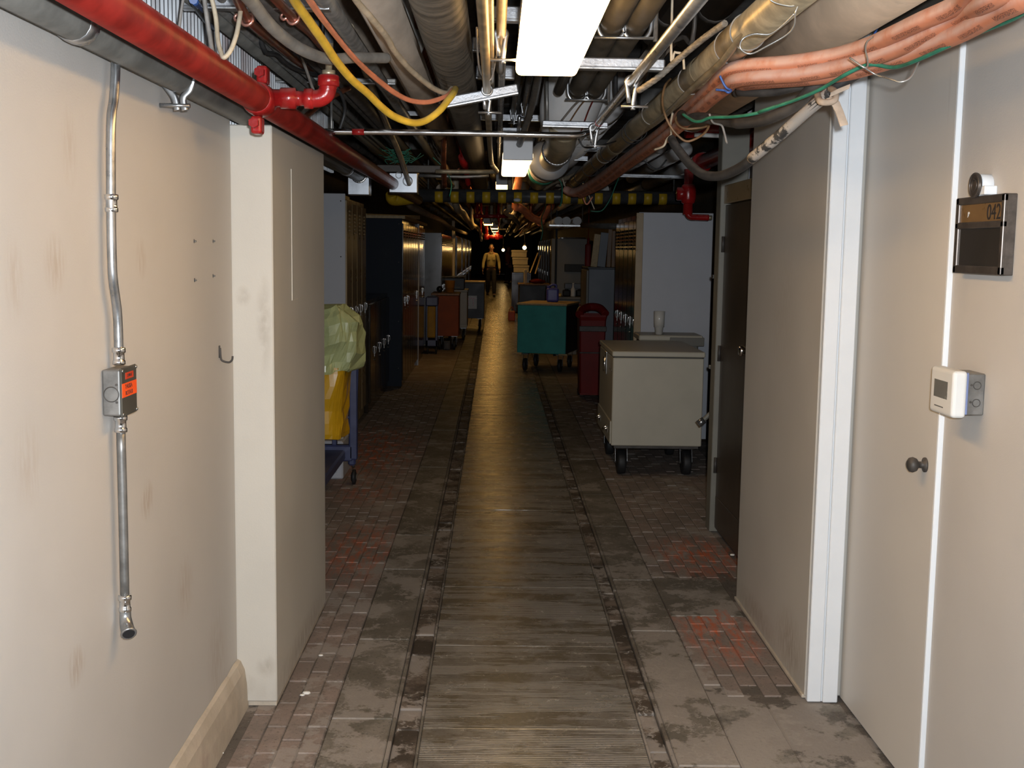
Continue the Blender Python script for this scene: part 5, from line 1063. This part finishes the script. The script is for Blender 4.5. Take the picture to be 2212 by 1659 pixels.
# bags: soft prisms with folds
def bag(x0, x1, y0, y1, zs, infl, seed, nu=40, taper=None, fold=.02):
    rows = []; cxm, cym = (x0 + x1) / 2, (y0 + y1) / 2
    for i, z in enumerate(zs):
        t = i / (len(zs) - 1); sx, sy = (taper(t) if taper else (1, 1)); row = []
        for k in range(nu + 1):
            a = 2 * PI * (k % nu) / nu; ca, sa = math.cos(a), math.sin(a); e = .45
            px = math.copysign(abs(ca) ** e, ca) * (x1 - x0) / 2 * sx; py = math.copysign(abs(sa) ** e, sa) * (y1 - y0) / 2 * sy
            n = mn.noise(Vector((px * 7 + seed, py * 7, z * 5))) * fold + mn.noise(Vector((px * 19 + seed, py * 19, z * 13))) * fold * .5
            rr_ = 1 + n / max(.05, math.hypot(px, py))
            row.append((cxm + px * rr_, cym + py * rr_, z + mn.noise(Vector((px * 9, py * 9, seed + z))) * fold * .5))
        rows.append(row)
    mb = MB(); mb.quadgrid(rows, smooth=False); return mb
zs = [.395, .40, .43, .50, .58, .66, .74, .82, .86]
b = bag(-1.40, -.945, 7.25, 7.655, zs, 0, 3.0, taper=lambda t: (.72 + .28 * min(1, t * 2.5) if t < .12 else .9 + .1 * t, .9 + .1 * t) if t > 0 else (.02, .02), fold=.028); lab(b.build('vinyl_bag', m_ybag, jc), 'yellow vinyl bag hanging from the cart')
zs = [.835, .85, .89, .95, 1.02, 1.08, 1.14, 1.19, 1.22, 1.245, 1.25]
def tp(t): return ((.94 + .14 * math.sin(t * 2.6)), 1.0) if t < .62 else ((1.07 - (t - .62) * 1.25) if t < .99 else .03, (1.0 - (t - .62) * 1.0) if t < .99 else .03)
b = bag(-1.42, -.89, 7.22, 7.62, zs, 0, 8.0, taper=tp, fold=.07, nu=52); lg = b.build('green_liner', m_bag, None)
tag(lg, 'pale green plastic liner bag bulging over the yellow vinyl bag', 'bag')
b = MB(); b.box(-1.30, -1.06, 8.1, 8.4, .32, .46, .004); b.box(-1.30, -1.06, 8.095, 8.1, .36, .375, 0); o = single(b, 'carton', 'white carton glimpsed through the janitor cart frame', 'box', m_card)
o.location.z = .27; 
b = MB(); b.box(-1.26, -1.05, 8.0, 8.5, 0, .27, .01); b.box(-1.22, -1.09, 7.99, 8.0, .05, .18, .005); single(b, 'crate', 'low pale crate on the floor under the white carton', 'crate', m_wside)

# far left carts
o = thing('chest_cart', 'rust brown chest cart on the left of the corridor', 'cart', (-.8, 19.3, 0))
b = MB(); b.box(-.945, -.58, 18.47, 19.24, .225, .875, .006); b.build('body', m_brnc, o)
b = MB(); b.box(-1.02, -.57, 18.45, 19.26, .875, .91, .006); b.build('lid', m_woodd, o)
for (xx, yy) in ((-.88, 18.6), (-.65, 18.6), (-.88, 19.1), (-.65, 19.1)): caster(o, xx, yy, .085, .226)
o = thing('chest_cart', 'cream chest cart between the rust brown and charcoal carts', 'cart', (-.7, 21, 0))
b = MB(); b.box(-.86, -.495, 20.5, 21.3, .22, .86, .006); b.build('body', m_creamc, o)
b = MB(); b.box(-.87, -.485, 20.48, 21.32, .86, .895, .006); b.build('lid', m_creamc, o)
b = MB(); b.box(-.86, -.49, 20.49, 20.5, .225, .29, .004); b.build('drawer', m_creamc, o)
for (xx, yy) in ((-.8, 20.62), (-.56, 20.62), (-.8, 21.2), (-.56, 21.2)): caster(o, xx, yy, .085, .221)
o = thing('chest_cart', 'charcoal chest cart with red lettered placard on the left', 'cart', (-.4, 23, 0))
b = MB(); b.box(-.78, -.215, 22.9, 23.7, .25, .95, .006); b.build('body', m_navyc, o)
b = MB(); b.box(-.79, -.205, 22.88, 23.72, .95, .975, .005); b.build('lid', m_wood, o)
b = MB(); b.box(-.56, -.36, 22.893, 22.901, .44, .70, .002); pl = b.build('placard', m_plastic_w, o)
text('IT', .24, m_redg, pl, (-.46, 22.892, .57), FR, .001, .9)
b = MB(); b.box(-.58, -.565, 22.88, 22.9, .70, .77, .003); b.build('latch', m_chr2, o)
for (xx, yy) in ((-.70, 23.05), (-.30, 23.05), (-.7, 23.55), (-.3, 23.55)): caster(o, xx, yy, .105, .251)
o = thing('janitor_cart', 'small blue janitor cart with yellow bag before the rust brown cart', 'cart', (-1.0, 18.2, 0))
b = MB(); b.box(-.915, -.875, 17.75, 17.8, .12, .86, .01); b.box(-1.06, -1.02, 17.75, 17.8, .12, .86, .01); b.box(-1.06, -.875, 17.72, 18.1, .74, .88, .015); b.box(-1.06, -.875, 17.75, 18.1, .12, .22, .01); b.build('frame', m_bluep, o)
b = MB(); b.box(-1.04, -.91, 17.74, 18.05, .25, .74, .02, seg=2); b.build('bag', mat('dull_yellow', (.30, .17, .01), .5, spec=.2), o)
for xx in (-1.03, -.9):
    b = MB(); b.lathe((xx - .012, 17.8, .06), (1, 0, 0), [(.03, -.002), (.058, .003), (.06, .012), (.058, .022), (.03, .027)], 18); b.build('wheel', m_blk, o)
b = MB(); b.box(-.82, -.71, 18.52, 18.75, .0, .15, .01); b.box(-.80, -.73, 18.50, 18.52, .02, .12, .004); single(b, 'toolbox', 'dark toolbox on the floor under the rust brown cart', 'box', m_iron)
# things on top of the far carts
ob = thing('black_case', 'black case with cream papers on top lying on the carts', 'case', (-.7, 21, .91))
b = MB(); b.box(-.90, -.55, 20.62, 21.1, .896, 1.10, .01); b.build('body', m_navyc, ob)
b = MB(); b.box(-.83, -.62, 20.61, 20.622, .92, .945, .003); b.build('front_strip', m_wgrey, ob)
b = MB(); b.box(-.93, -.53, 20.6, 21.0, 1.118, 1.128, .002, rot=Matrix.Rotation(-.05, 3, 'Y')); single(b, 'paper_stack', 'cream papers lying on the black case', 'paper', m_card)
b = MB(); b.lathe((-.74, 18.9, .911), (0, 0, 1), [(.07, 0), (.085, .19), (.088, .19), (.086, .186), (.07, .01), (.001, .01)], 20); single(b, 'bucket', 'small orange bucket on the rust brown cart', 'bucket', mat('orange_bucket', (.45, .18, .02), .45))
b = MB(); b.ell((-.90, 18.8, .963), (.052, .052, .052)); b.cyl((-.90, 18.8, .911), (-.90, 18.8, .93), .03, 12); single(b, 'black_ball', 'shiny black ball on the rust brown cart', 'ball', mat('gloss_black', (.01, .01, .01), .12))

# ================================================================== RIGHT SIDE, MIDDLE DISTANCE
o = thing('grey_cabinet', 'blue grey metal cabinet beyond the dark louvered lockers', 'cabinet', (1.28, 14.4, 0))
b = MB(); b.box(1.125, 1.65, 14.0, 14.9, 0, 1.40, .005); b.build('body', m_bgrey, o)
b = MB(); b.box(1.11, 1.66, 13.98, 14.92, 1.40, 1.42, .004); b.build('top', m_navyc, o)
b = MB(); b.box(1.10, 1.126, 14.02, 14.88, .06, 1.38, .004); dr = b.build('door', m_wgrey, o)
b = MB(); b.cyl((1.09, 14.1, .75), (1.09, 14.1, .95), .009, 8); b.build('handle', m_emt, dr)
for k, (x, wd_, h, tl, m, l) in enumerate(((1.20, .08, .40, .10, m_wood, 'pale board leaning on the blue grey cabinet'), (1.29, .10, .42, .09, m_bgrey, 'dark blue board leaning on the blue grey cabinet'), (1.38, .05, .46, .03, m_woodd, 'brown board leaning on the blue grey cabinet'), (1.44, .05, .44, .0, m_woodd, 'rightmost brown board standing on the blue grey cabinet'))):
    b = MB(); b.box(x - wd_ / 2, x + wd_ / 2, 14.2, 14.225, 1.421, 1.421 + h, .004, rot=Matrix.Rotation(tl, 3, 'Y'), piv=(x, 14.2, 1.421)); single(b, 'board', l, 'board', m)
o = thing('red_bin', 'red wheeled refuse bin with dark band beside the teal cart', 'bin', (1.06, 12.8, 0))
b = MB(); rows = []
for (z, k) in ((.04, .84), (.05, .86), (.4, .93), (.86, 1.0), (.90, 1.06), (.92, 1.06)):
    rows.append([(1.07 + a * .145 * k, 12.8 + c * .2 * k, z) for a, c in ((-.9, -1), (.9, -1), (1, -.9), (1, .9), (.9, 1), (-.9, 1), (-1, .9), (-1, -.9), (-.9, -1))])
b.quadgrid(rows, smooth=False); b.box(.945, 1.195, 12.62, 12.98, .04, .06, 0); b.build('body', m_redbin, o)
b = MB(); b.box(.92, 1.22, 12.59, 12.62, .74, .80, .006); b.build('band', m_iron, o); b = MB(); b.box(.93, 1.21, 12.595, 12.625, .50, .515, .004); b.build('rail', m_iron, o)
b = MB(); b.tube([(.92, 12.62, .92), (.95, 12.7, .97), (1.05, 12.8, 1.0), (1.15, 12.75, .99), (1.21, 12.65, .93)], .045, n=10); lab(b.build('red_liner', m_redbin, o), 'red liner folded over the rim')
for xx in (.955, 1.185):
    b = MB(); b.lathe((xx - .015, 12.95, .05), (1, 0, 0), [(.02, 0), (.05, .004), (.05, .026), (.02, .03)], 16); b.build('wheel', m_blk, o)
# grey work cabinet with recess
o = thing('work_station', 'tall grey cabinet with recessed shelf at the right of the corridor', 'cabinet', (1.2, 18.3, 0))
b = MB(); b.box(.88, 1.48, 18.0, 18.7, 0, .86, .006); b.build('base', m_wgrey, o)
for k in range(2):
    b = MB(); b.box(.90 + .29 * k, 1.17 + .29 * k, 17.985, 18.0, .06, .80, .004); d_ = b.build('door', m_wgrey, o)
    b = MB(); b.box(.98 + .29 * k, 1.09 + .29 * k, 17.978, 17.986, .765, .79, .002); lab(b.build('label_strip', m_redbin, d_), 'small red label')
b = MB(); b.box(.86, 1.50, 17.96, 18.7, .86, .90, .005); b.build('counter', m_wgrey, o)
b = MB(); b.box(.88, 1.48, 18.4, 18.7, .90, 1.80, .006); b.build('back_panel', m_wgrey, o)
b = MB(); b.box(1.09, 1.40, 18.33, 18.41, 1.28, 1.40, .005); lab(b.build('recess', m_blk, o), 'black recess')
b = MB(); b.box(1.09, 1.44, 18.2, 18.4, 1.02, 1.10, .005); b.build('shelf', m_bgrey, o)
b = MB(); b.lathe((1.215, 18.1, .901), (0, 0, 1), [(.035, 0), (.038, .01), (.038, .11), (.016, .15), (.014, .19), (.018, .192), (.018, .21), (.001, .212)], 16); single(b, 'spray_bottle', 'small white bottle standing on the grey work counter', 'bottle', m_plastic_w)
b = MB(); b.box(.93, 1.03, 18.02, 18.1, .901, .95, .012, seg=2); single(b, 'sponge', 'yellow sponge on the left end of the grey work counter', 'sponge', m_ybag)
for k, xx in enumerate((1.12, 1.33)):
    b = MB(); b.box(xx - .06, xx + .06, 18.15, 18.3, .901, 1.0, .02, seg=2); b.cyl((xx, 18.2, 1.0), (xx, 18.2, 1.012), .03, 10); single(b, 'black_container', ('left', 'right')[k] + ' black container under the shelf on the grey counter', 'container', m_blk)
b = MB(); b.box(.905, .935, 17.7, 17.76, 0, 2.3, .005); single(b, 'post', 'dark upright post left of the grey work cabinet', 'post', m_navy)
b = MB(); b.box(1.33, 1.42, 17.3, 17.36, 1.35, 1.72, .03, seg=2); b.cyl((1.375, 17.33, 1.70), (1.375, 17.33, 1.80), .02, 10); b.tube([(1.375, 17.33, 1.8), (1.375, 17.33, 2.99)], .006, n=6, sub=1); single(b, 'red_jacket', 'dark red bundle hanging above the grey work cabinet', 'bundle', m_redbin)
# dark cart with clutter
o = thing('work_cart', 'dark work cart with wooden top beyond the teal cart', 'cart', (.85, 24.3, 0))
b = MB(); b.box(.50, 1.12, 24.0, 24.9, .2, .88, .006); b.build('body', m_navyc, o)
b = MB(); b.box(.48, 1.14, 23.98, 24.92, .88, .915, .005); b.build('top', m_woodd, o)
for (xx, yy) in ((.58, 24.12), (1.04, 24.12), (.58, 24.8), (1.04, 24.8)): caster(o, xx, yy, .085, .201)
b = MB(); b.ell((.86, 24.3, .965), (.16, .14, .05)); b.ell((.96, 24.34, .955), (.10, .12, .04)); single(b, 'rag_pile', 'dark red rag heap on the dark work cart', 'rag', m_redbin)
b = MB(); b.box(.60, .66, 24.2, 24.6, .916, 1.20, .004); single(b, 'upright_board', 'pale board standing on the left of the dark work cart', 'board', m_card)
for k in range(3):
    b = MB(); b.box(.41 + .03 * k, .80 + .03 * k, 30 - .01 * k, 30.5, 1.60 - .195 * k - .18, 1.60 - .195 * k, .006); b.box(.40 + .03 * k, .81 + .03 * k, 29.99 - .01 * k, 30.51, 1.60 - .195 * k - .045, 1.60 - .195 * k + .003, .004)
    single(b, 'file_box', ('top', 'middle', 'bottom')[k] + ' of the three stacked pale boxes by the far person', 'box', m_card)
o = thing('stand', 'dark cabinet under the three stacked pale boxes', 'cabinet', (.6, 30.3, 0))
b = MB(); b.box(.42, .92, 30.0, 30.6, .0, 1.028, .006); b.build('body', m_lock_dk, o)
b = MB(); b.box(.45, .89, 29.985, 30.0, .1, .98, .004); b.build('door', m_lock_dk, o)
for k, (a, bq) in enumerate((((1145, 590), (1162, 546)), ((1156, 592), (1168, 552)))):
    b = MB(); b.bar(P(*a, 24.6), P(*bq, 25.0), .03, .012, .002); single(b, 'stick', ('left', 'right')[k] + ' of two pale sticks leaning over the dark work cart', 'stick', m_wood)
b = MB(); b.box(.30, .46, 26.3, 26.6, .0, .22, .02, seg=2); b.tube([(.32, 26.4, .22), (.38, 26.4, .32), (.44, 26.4, .22)], .008, n=6); single(b, 'orange_pail', 'low orange pail on the floor left of the dark work cart', 'pail', mat('dull_orange', (.35, .06, .02), .5))

# far red sprinkler mains crossing
for (px0, px1, py, Y, r, l) in ((1022, 1098, 467, 20.0, .03, 'red cross pipe in front of the far lights'), (1046, 1086, 512, 34, .06, 'glowing red cross pipe below the farthest lights')):
    a, c = P(px0, py, Y), P(px1, py, Y); o = thing('red_main', l, 'pipe', (a + c) / 2)
    b = MB(); b.cyl(a, c, r, 14); b.build('pipe', m_redg, o)
    for q in (a.lerp(c, .12), a.lerp(c, .72)):
        b = MB(); b.cyl(q, (q.x, q.y, 2.95), r * .8, 12); b.lathe((q.x, q.y, q.z - r * 1.3), (0, 0, 1), [(r * 1.0, 0), (r * 1.35, .01), (r * 1.35, r * 2.6), (r, r * 2.6 + .01)], 14); b.build('riser', m_redg, o)
a = P(1039, 484, 30); b = MB(); b.cyl(a, (a.x, a.y, a.z - .32), .03, 12); b.cyl(a, (a.x, a.y, 2.95), .03, 12); b.ell((a.x, a.y, a.z - .32), (.04, .04, .03)); single(b, 'red_drop', 'thin red drop pipe left of the far lights', 'pipe', m_redg)
b = MB(); b.box(.0, .26, 30.2, 31.2, 2.12, 2.15, .004); b.cyl((.1, 30.7, 2.14), (.1, 30.7, 3.0), .01, 8); single(b, 'ceiling_tile', 'pale panel beside the farthest ceiling lights', 'panel', m_card)
cable('orange_duct', 'far orange duct loop hanging beyond the hazard bar', 'duct', [Vector((.36, 15.6, 2.9)), P(1112, 436, 15.9), P(1122, 448, 16), P(1132, 455, 16.2), P(1146, 468, 16.5), P(1162, 476, 16.7), P(1170, 478, 16.8)], .055, m_orc, n=12)
cable('orange_duct', 'short far orange duct rising at the right of the orange loop', 'duct', [P(1166, 482, 16.8), P(1174, 468, 17), P(1184, 452, 17.2), P(1192, 440, 17.4), Vector((.9, 17.6, 2.95))], .05, m_orc, n=12)
b = MB(); b.bar(P(1186, 487, 15), P(1262, 488, 15), .03, .025, .004)
for px in (1190, 1258): q = P(px, 487.5, 15); b.cyl(q, (q.x, q.y, 2.99), .006, 6)
single(b, 'channel_strut', 'bright strut hanging above the grey work cabinet', 'strut', m_emt)
b = MB(); b.cyl(P(1258, 487, 14.5), P(1335, 489, 14.0), .035, 14); single(b, 'grey_duct', 'grey pipe crossing above the leaning boards', 'pipe', m_greyp)
for k, px in enumerate((1205, 1222, 1245)):
    p = P(px, 478, 15.4); o = run('white_pipe', ('left', 'middle', 'right')[k] + ' of three white pipe ends above the far strut', 'pipe', p, 15.2, 20, .055, m_white)
for k, (pts, r, m, l) in enumerate((
        ([P(880, 432, 12.5), P(905, 455, 14), P(950, 475, 17), P(975, 492, 20), P(1008, 505, 26)], .035, m_tan, 'tan hose sagging along the upper left beyond the hazard bar'),
        ([P(985, 442, 13), P(1000, 460, 15), P(1012, 478, 18), P(1020, 492, 22)], .04, m_cab, 'cream pipe wrap left of the red cross pipe'),
        ([P(1100, 446, 15), P(1092, 458, 15.4), P(1104, 466, 15.8), P(1112, 458, 16)], .03, m_cab, 'cream cable knot right of the red cross pipe'),
        ([P(1062, 476, 22), P(1070, 474, 22), P(1074, 482, 22.2)], .03, m_cab, 'left of two pale drooping wraps by the far light'),
        ([P(1088, 474, 22), P(1094, 478, 22), P(1086, 486, 22.2), P(1084, 492, 22.3)], .03, m_cab, 'right of two pale drooping wraps by the far light'),
        ([P(1180, 440, 14), P(1170, 470, 15), P(1172, 500, 15), P(1168, 520, 15)], .008, m_green, 'green wire hanging left of the far strut'),
        ([P(1020, 480, 24), P(1032, 490, 26), P(1038, 505, 28), P(1040, 520, 28)], .03, m_cab, 'frayed pale lagging hanging by the thin red drop pipe'),
        ([P(1105, 460, 17), P(1120, 485, 20), P(1112, 500, 24)], .03, m_flex, 'grey hose loop right of the far lights'),
        ([P(1145, 480, 18), P(1132, 495, 22), P(1125, 505, 27)], .03, m_copper, 'brown hose trailing right of the far lights'))):
    q = Vector(pts[0]); cable('hanging_hose', l, 'hose', [Vector((q.x, q.y - .25, 2.97)), Vector((q.x, q.y - .2, max(q.z + .1, 2.6)))] + pts, r, m)
for k, (x, z, r, m) in enumerate(((-.55, 2.2, .05, m_tan), (-.4, 2.42, .06, m_copper), (.42, 2.3, .05, m_emtd), (.7, 2.36, .06, m_tan), (.95, 2.25, .05, m_brass), (1.2, 2.3, .06, m_emtd))):
    run('ceiling_pipe', ('first', 'second', 'third', 'fourth', 'fifth', 'sixth')[k] + ' from left of the low far pipes beyond the hazard bar', 'pipe', Vector((x, 0, z)), 11.6 + k * .3, 68, r, m, n=12)

# ================================================================== SMALL DEBRIS
for k, (px, py, s) in enumerate(((662, 1499, .016), (653, 1503, .010), (693, 1417, .010), (1582, 1200, .014), (480, 1628, .006), (497, 1585, .006), (768, 770, .01))):
    p = PZ(px, py, .0); b = MB(); n = 7
    b.lathe((p.x, p.y, .001), (0, 0, 1), [(s * .9, 0), (s, .002), (s * .8, min(.012, s * .5)), (.0, min(.013, s * .55))], n)
    o = single(b, 'plaster_chip', ('largest white plaster chip beside the left pier', 'small white chip touching the largest chip by the pier', 'pale chip on the bricks beside the pier face', 'white chip at the far foot of the enclosure by the brown door', 'tiny white chip on the bricks by the left curb', 'tiny white chip just before the pier foot', 'pale crumb on the floor behind the left pier')[k], 'debris', m_paper, 'plaster chips on the floor'); o.scale = (1.0, .7, 1)

# ================================================================== PEOPLE
def skin(name, V, Ed, R, m, parent, sub=2, flat=None):
    me = bpy.data.meshes.new(name); me.from_pydata([tuple(v) for v in V], Ed, []); o = bpy.data.objects.new(name, me); COL.objects.link(o)
    md = o.modifiers.new('s', 'SKIN'); md.use_smooth_shade = True
    for i, r in enumerate(R): me.skin_vertices[0].data[i].radius = r if isinstance(r, tuple) else (r, r)
    me.skin_vertices[0].data[0].use_root = True
    sb = o.modifiers.new('d', 'SUBSURF'); sb.levels = sub; sb.render_levels = sub
    dg = bpy.context.evaluated_depsgraph_get(); m2 = bpy.data.meshes.new_from_object(o.evaluated_get(dg)); bpy.data.objects.remove(o)
    m2.name = name; m2.materials.clear(); m2.materials.append(m)
    for p in m2.polygons: p.use_smooth = True
    q = bpy.data.objects.new(name, m2); COL.objects.link(q)
    if parent: q.parent = parent
    return q
def join_into(o, others):
    bm = bmesh.new(); bm.from_mesh(o.data)
    for x in others:
        me = x.data; bm.from_mesh(me); bpy.data.objects.remove(x)
    bm.to_mesh(o.data); bm.free()
def hand(w, dr, side, parent):
    """palm and five fingers from wrist w along dr"""
    dr = Vector(dr).normalized(); fw = Vector((0, -1, 0)); out = []
    V = [w, w + dr * .05, w + dr * .09]; out.append(skin('h', V, [(0, 1), (1, 2)], [(.022, .028), (.018, .04), (.016, .038)], m_skin, None, 1))
    for k, (o, L) in enumerate(((-.028, .062), (-.010, .075), (.010, .078), (.027, .068))):
        a = w + dr * .085 + fw * -o; inw = Vector((-side, 0, 0)) * .012
        out.append(skin('h', [a, a + dr * L * .5 + inw * .3, a + dr * L * .8 + inw * 1.2, a + dr * L + inw * 2.4], [(0, 1), (1, 2), (2, 3)], [.009, .0085, .008, .007], m_skin, None, 1))
    a = w + dr * .03 + fw * .03; out.append(skin('h', [a, a + dr * .03 + fw * .022, a + dr * .065 + fw * .022], [(0, 1), (1, 2)], [.011, .010, .008], m_skin, None, 1))
    return out
def person(loc, label, sh_m, tr_m, rz=0.0, hs=1.0, walk=.16, long=True):
    t = thing('person', label, 'person', (0, 0, 0))
    hipL, hipR = Vector((.095, 0, .92)), Vector((-.095, 0, .92))
    kL, kR = Vector((.10, -walk * .75, .50)), Vector((-.10, walk * .25, .50))
    aL, aR = Vector((.105, -walk, .09)), Vector((-.105, walk * 1.6, .13))
    sL, sR = Vector((.195, .01, 1.435)), Vector((-.195, .01, 1.435))
    eL, eR = Vector((.27, .04, 1.16)), Vector((-.27, -.03, 1.16))
    wL, wR = Vector((.285, -.07, .90)), Vector((-.285, -.13, .92))
    V = [Vector((0, 0, .96)), Vector((0, 0, 1.12)), Vector((0, .0, 1.32)), Vector((0, .005, 1.45)), Vector((0, -.005, 1.53)), Vector((0, -.015, 1.60)), Vector((0, -.02, 1.68)), Vector((0, -.012, 1.755)),
         hipL, kL, aL, aL + Vector((0, -.10, -.05)), hipR, kR, aR, aR + Vector((0, -.09, -.07)), sL, eL, wL, sR, eR, wR]
    Ed = [(0, 1), (1, 2), (2, 3), (3, 4), (4, 5), (5, 6), (6, 7), (0, 8), (8, 9), (9, 10), (10, 11), (0, 12), (12, 13), (13, 14), (14, 15), (3, 16), (16, 17), (17, 18), (3, 19), (19, 20), (20, 21)]
    R = [(.15, .105), (.145, .10), (.165, .11), (.10, .075), (.055, .058), (.07, .08), (.076, .092), (.05, .06), .085, .06, .04, .035, .085, .06, .04, .035, .055, .042, .028, .055, .042, .028]
    body = skin('body', V, Ed, R, m_skin, t)
    hd = []
    b = MB(); b.ell((0, -.015, 1.66), (.074, .092, .112), u=20, v=14)       # face built onto the skull
    b.ell((0, -.108, 1.648), (.013, .022, .024)); b.ell((.077, 0, 1.655), (.012, .02, .032)); b.ell((-.077, 0, 1.655), (.012, .02, .032)); b.ell((0, -.082, 1.572), (.03, .022, .018))
    hd.append(b.build('h', m_skin, None, org=(0, 0, 0)))
    hd += hand(wL, (.05, -.12, -1), 1, t) + hand(wR, (-.05, -.12, -1), -1, t)
    join_into(body, hd)
    b = MB()
    for s in (-1, 1): b.ell((s * .03, -.098, 1.672), (.011, .007, .007)); b.box(s * .03 - .017, s * .03 + .017, -.108, -.098, 1.690, 1.696, .002)
    b.box(-.022, .022, -.106, -.096, 1.606, 1.612, .002); fo = b.build('face_features', m_hair, body); lab(fo, 'dark eyes, brows and mouth')
    SV = [Vector((0, 0, .99)), Vector((0, 0, 1.12)), Vector((0, 0, 1.32)), Vector((0, .005, 1.44)), sL, eL, wL + Vector((0, 0, .03)), sR, eR, wR + Vector((0, 0, .03)), Vector((0, .0, 1.495))]
    skin('shirt', SV, [(0, 1), (1, 2), (2, 3), (3, 4), (4, 5), (5, 6), (3, 7), (7, 8), (8, 9), (3, 10)], [(.168, .125), (.168, .122), (.185, .128), (.12, .09), .072, .058, .044, .072, .058, .044, (.068, .068)], sh_m, t)
    b = MB()
    for s in (-1, 1): b.box(s * .085 - .05, s * .085 + .05, -.150, -.128, 1.25, 1.36, .006); b.bar((s * .012, -.105, 1.475), (s * .06, -.085, 1.515), .05, .012, .004, up=(0, 1, .3))
    for k in range(5): b.ell((0, -.132 + k * .002, 1.05 + k * .08), (.007, .005, .007))
    b.build('pocket_and_collar', sh_m, t)
    skin('trousers', [Vector((0, 0, 1.0)), Vector((0, 0, .93)), hipL, kL, aL + Vector((0, 0, -.01)), hipR, kR, aR + Vector((0, 0, -.01))], [(0, 1), (1, 2), (2, 3), (3, 4), (1, 5), (5, 6), (6, 7)], [(.172, .13), (.172, .13), .105, .080, .068, .105, .080, .068], tr_m, t)
    b = MB(); b.lathe((0, 0, .985), (0, 0, 1), [(.170, 0), (.176, .004), (.176, .034), (.170, .038)], 24); bl = b.build('belt', m_blk, t); bl.scale = (1, .76, 1)
    b = MB()
    for a in (aL, aR): b.ell((a.x, a.y - .065, a.z - .045), (.048, .135, .042)); b.box(a.x - .045, a.x + .045, a.y - .19, a.y + .06, a.z - .09, a.z - .072, .006)
    b.build('shoes', m_blk, t)
    b = MB(); b.ell((0, .010, 1.70), (.080, .098, .088), u=18, v=12); b.build('hair', m_hair, t)
    t.location = loc; t.rotation_euler = (0, 0, rz); t.scale = (hs,) * 3
    return t
pm_ = P(1057, 640, 40); person((-.15, 39.6, 0), 'man in khaki shirt and dark trousers walking towards the camera', m_shirt, m_trou, .04)
person((.56, 54, 0), 'person in rust coloured top standing sideways far behind the walking man', m_orsh, m_trou, 1.3, walk=.05)
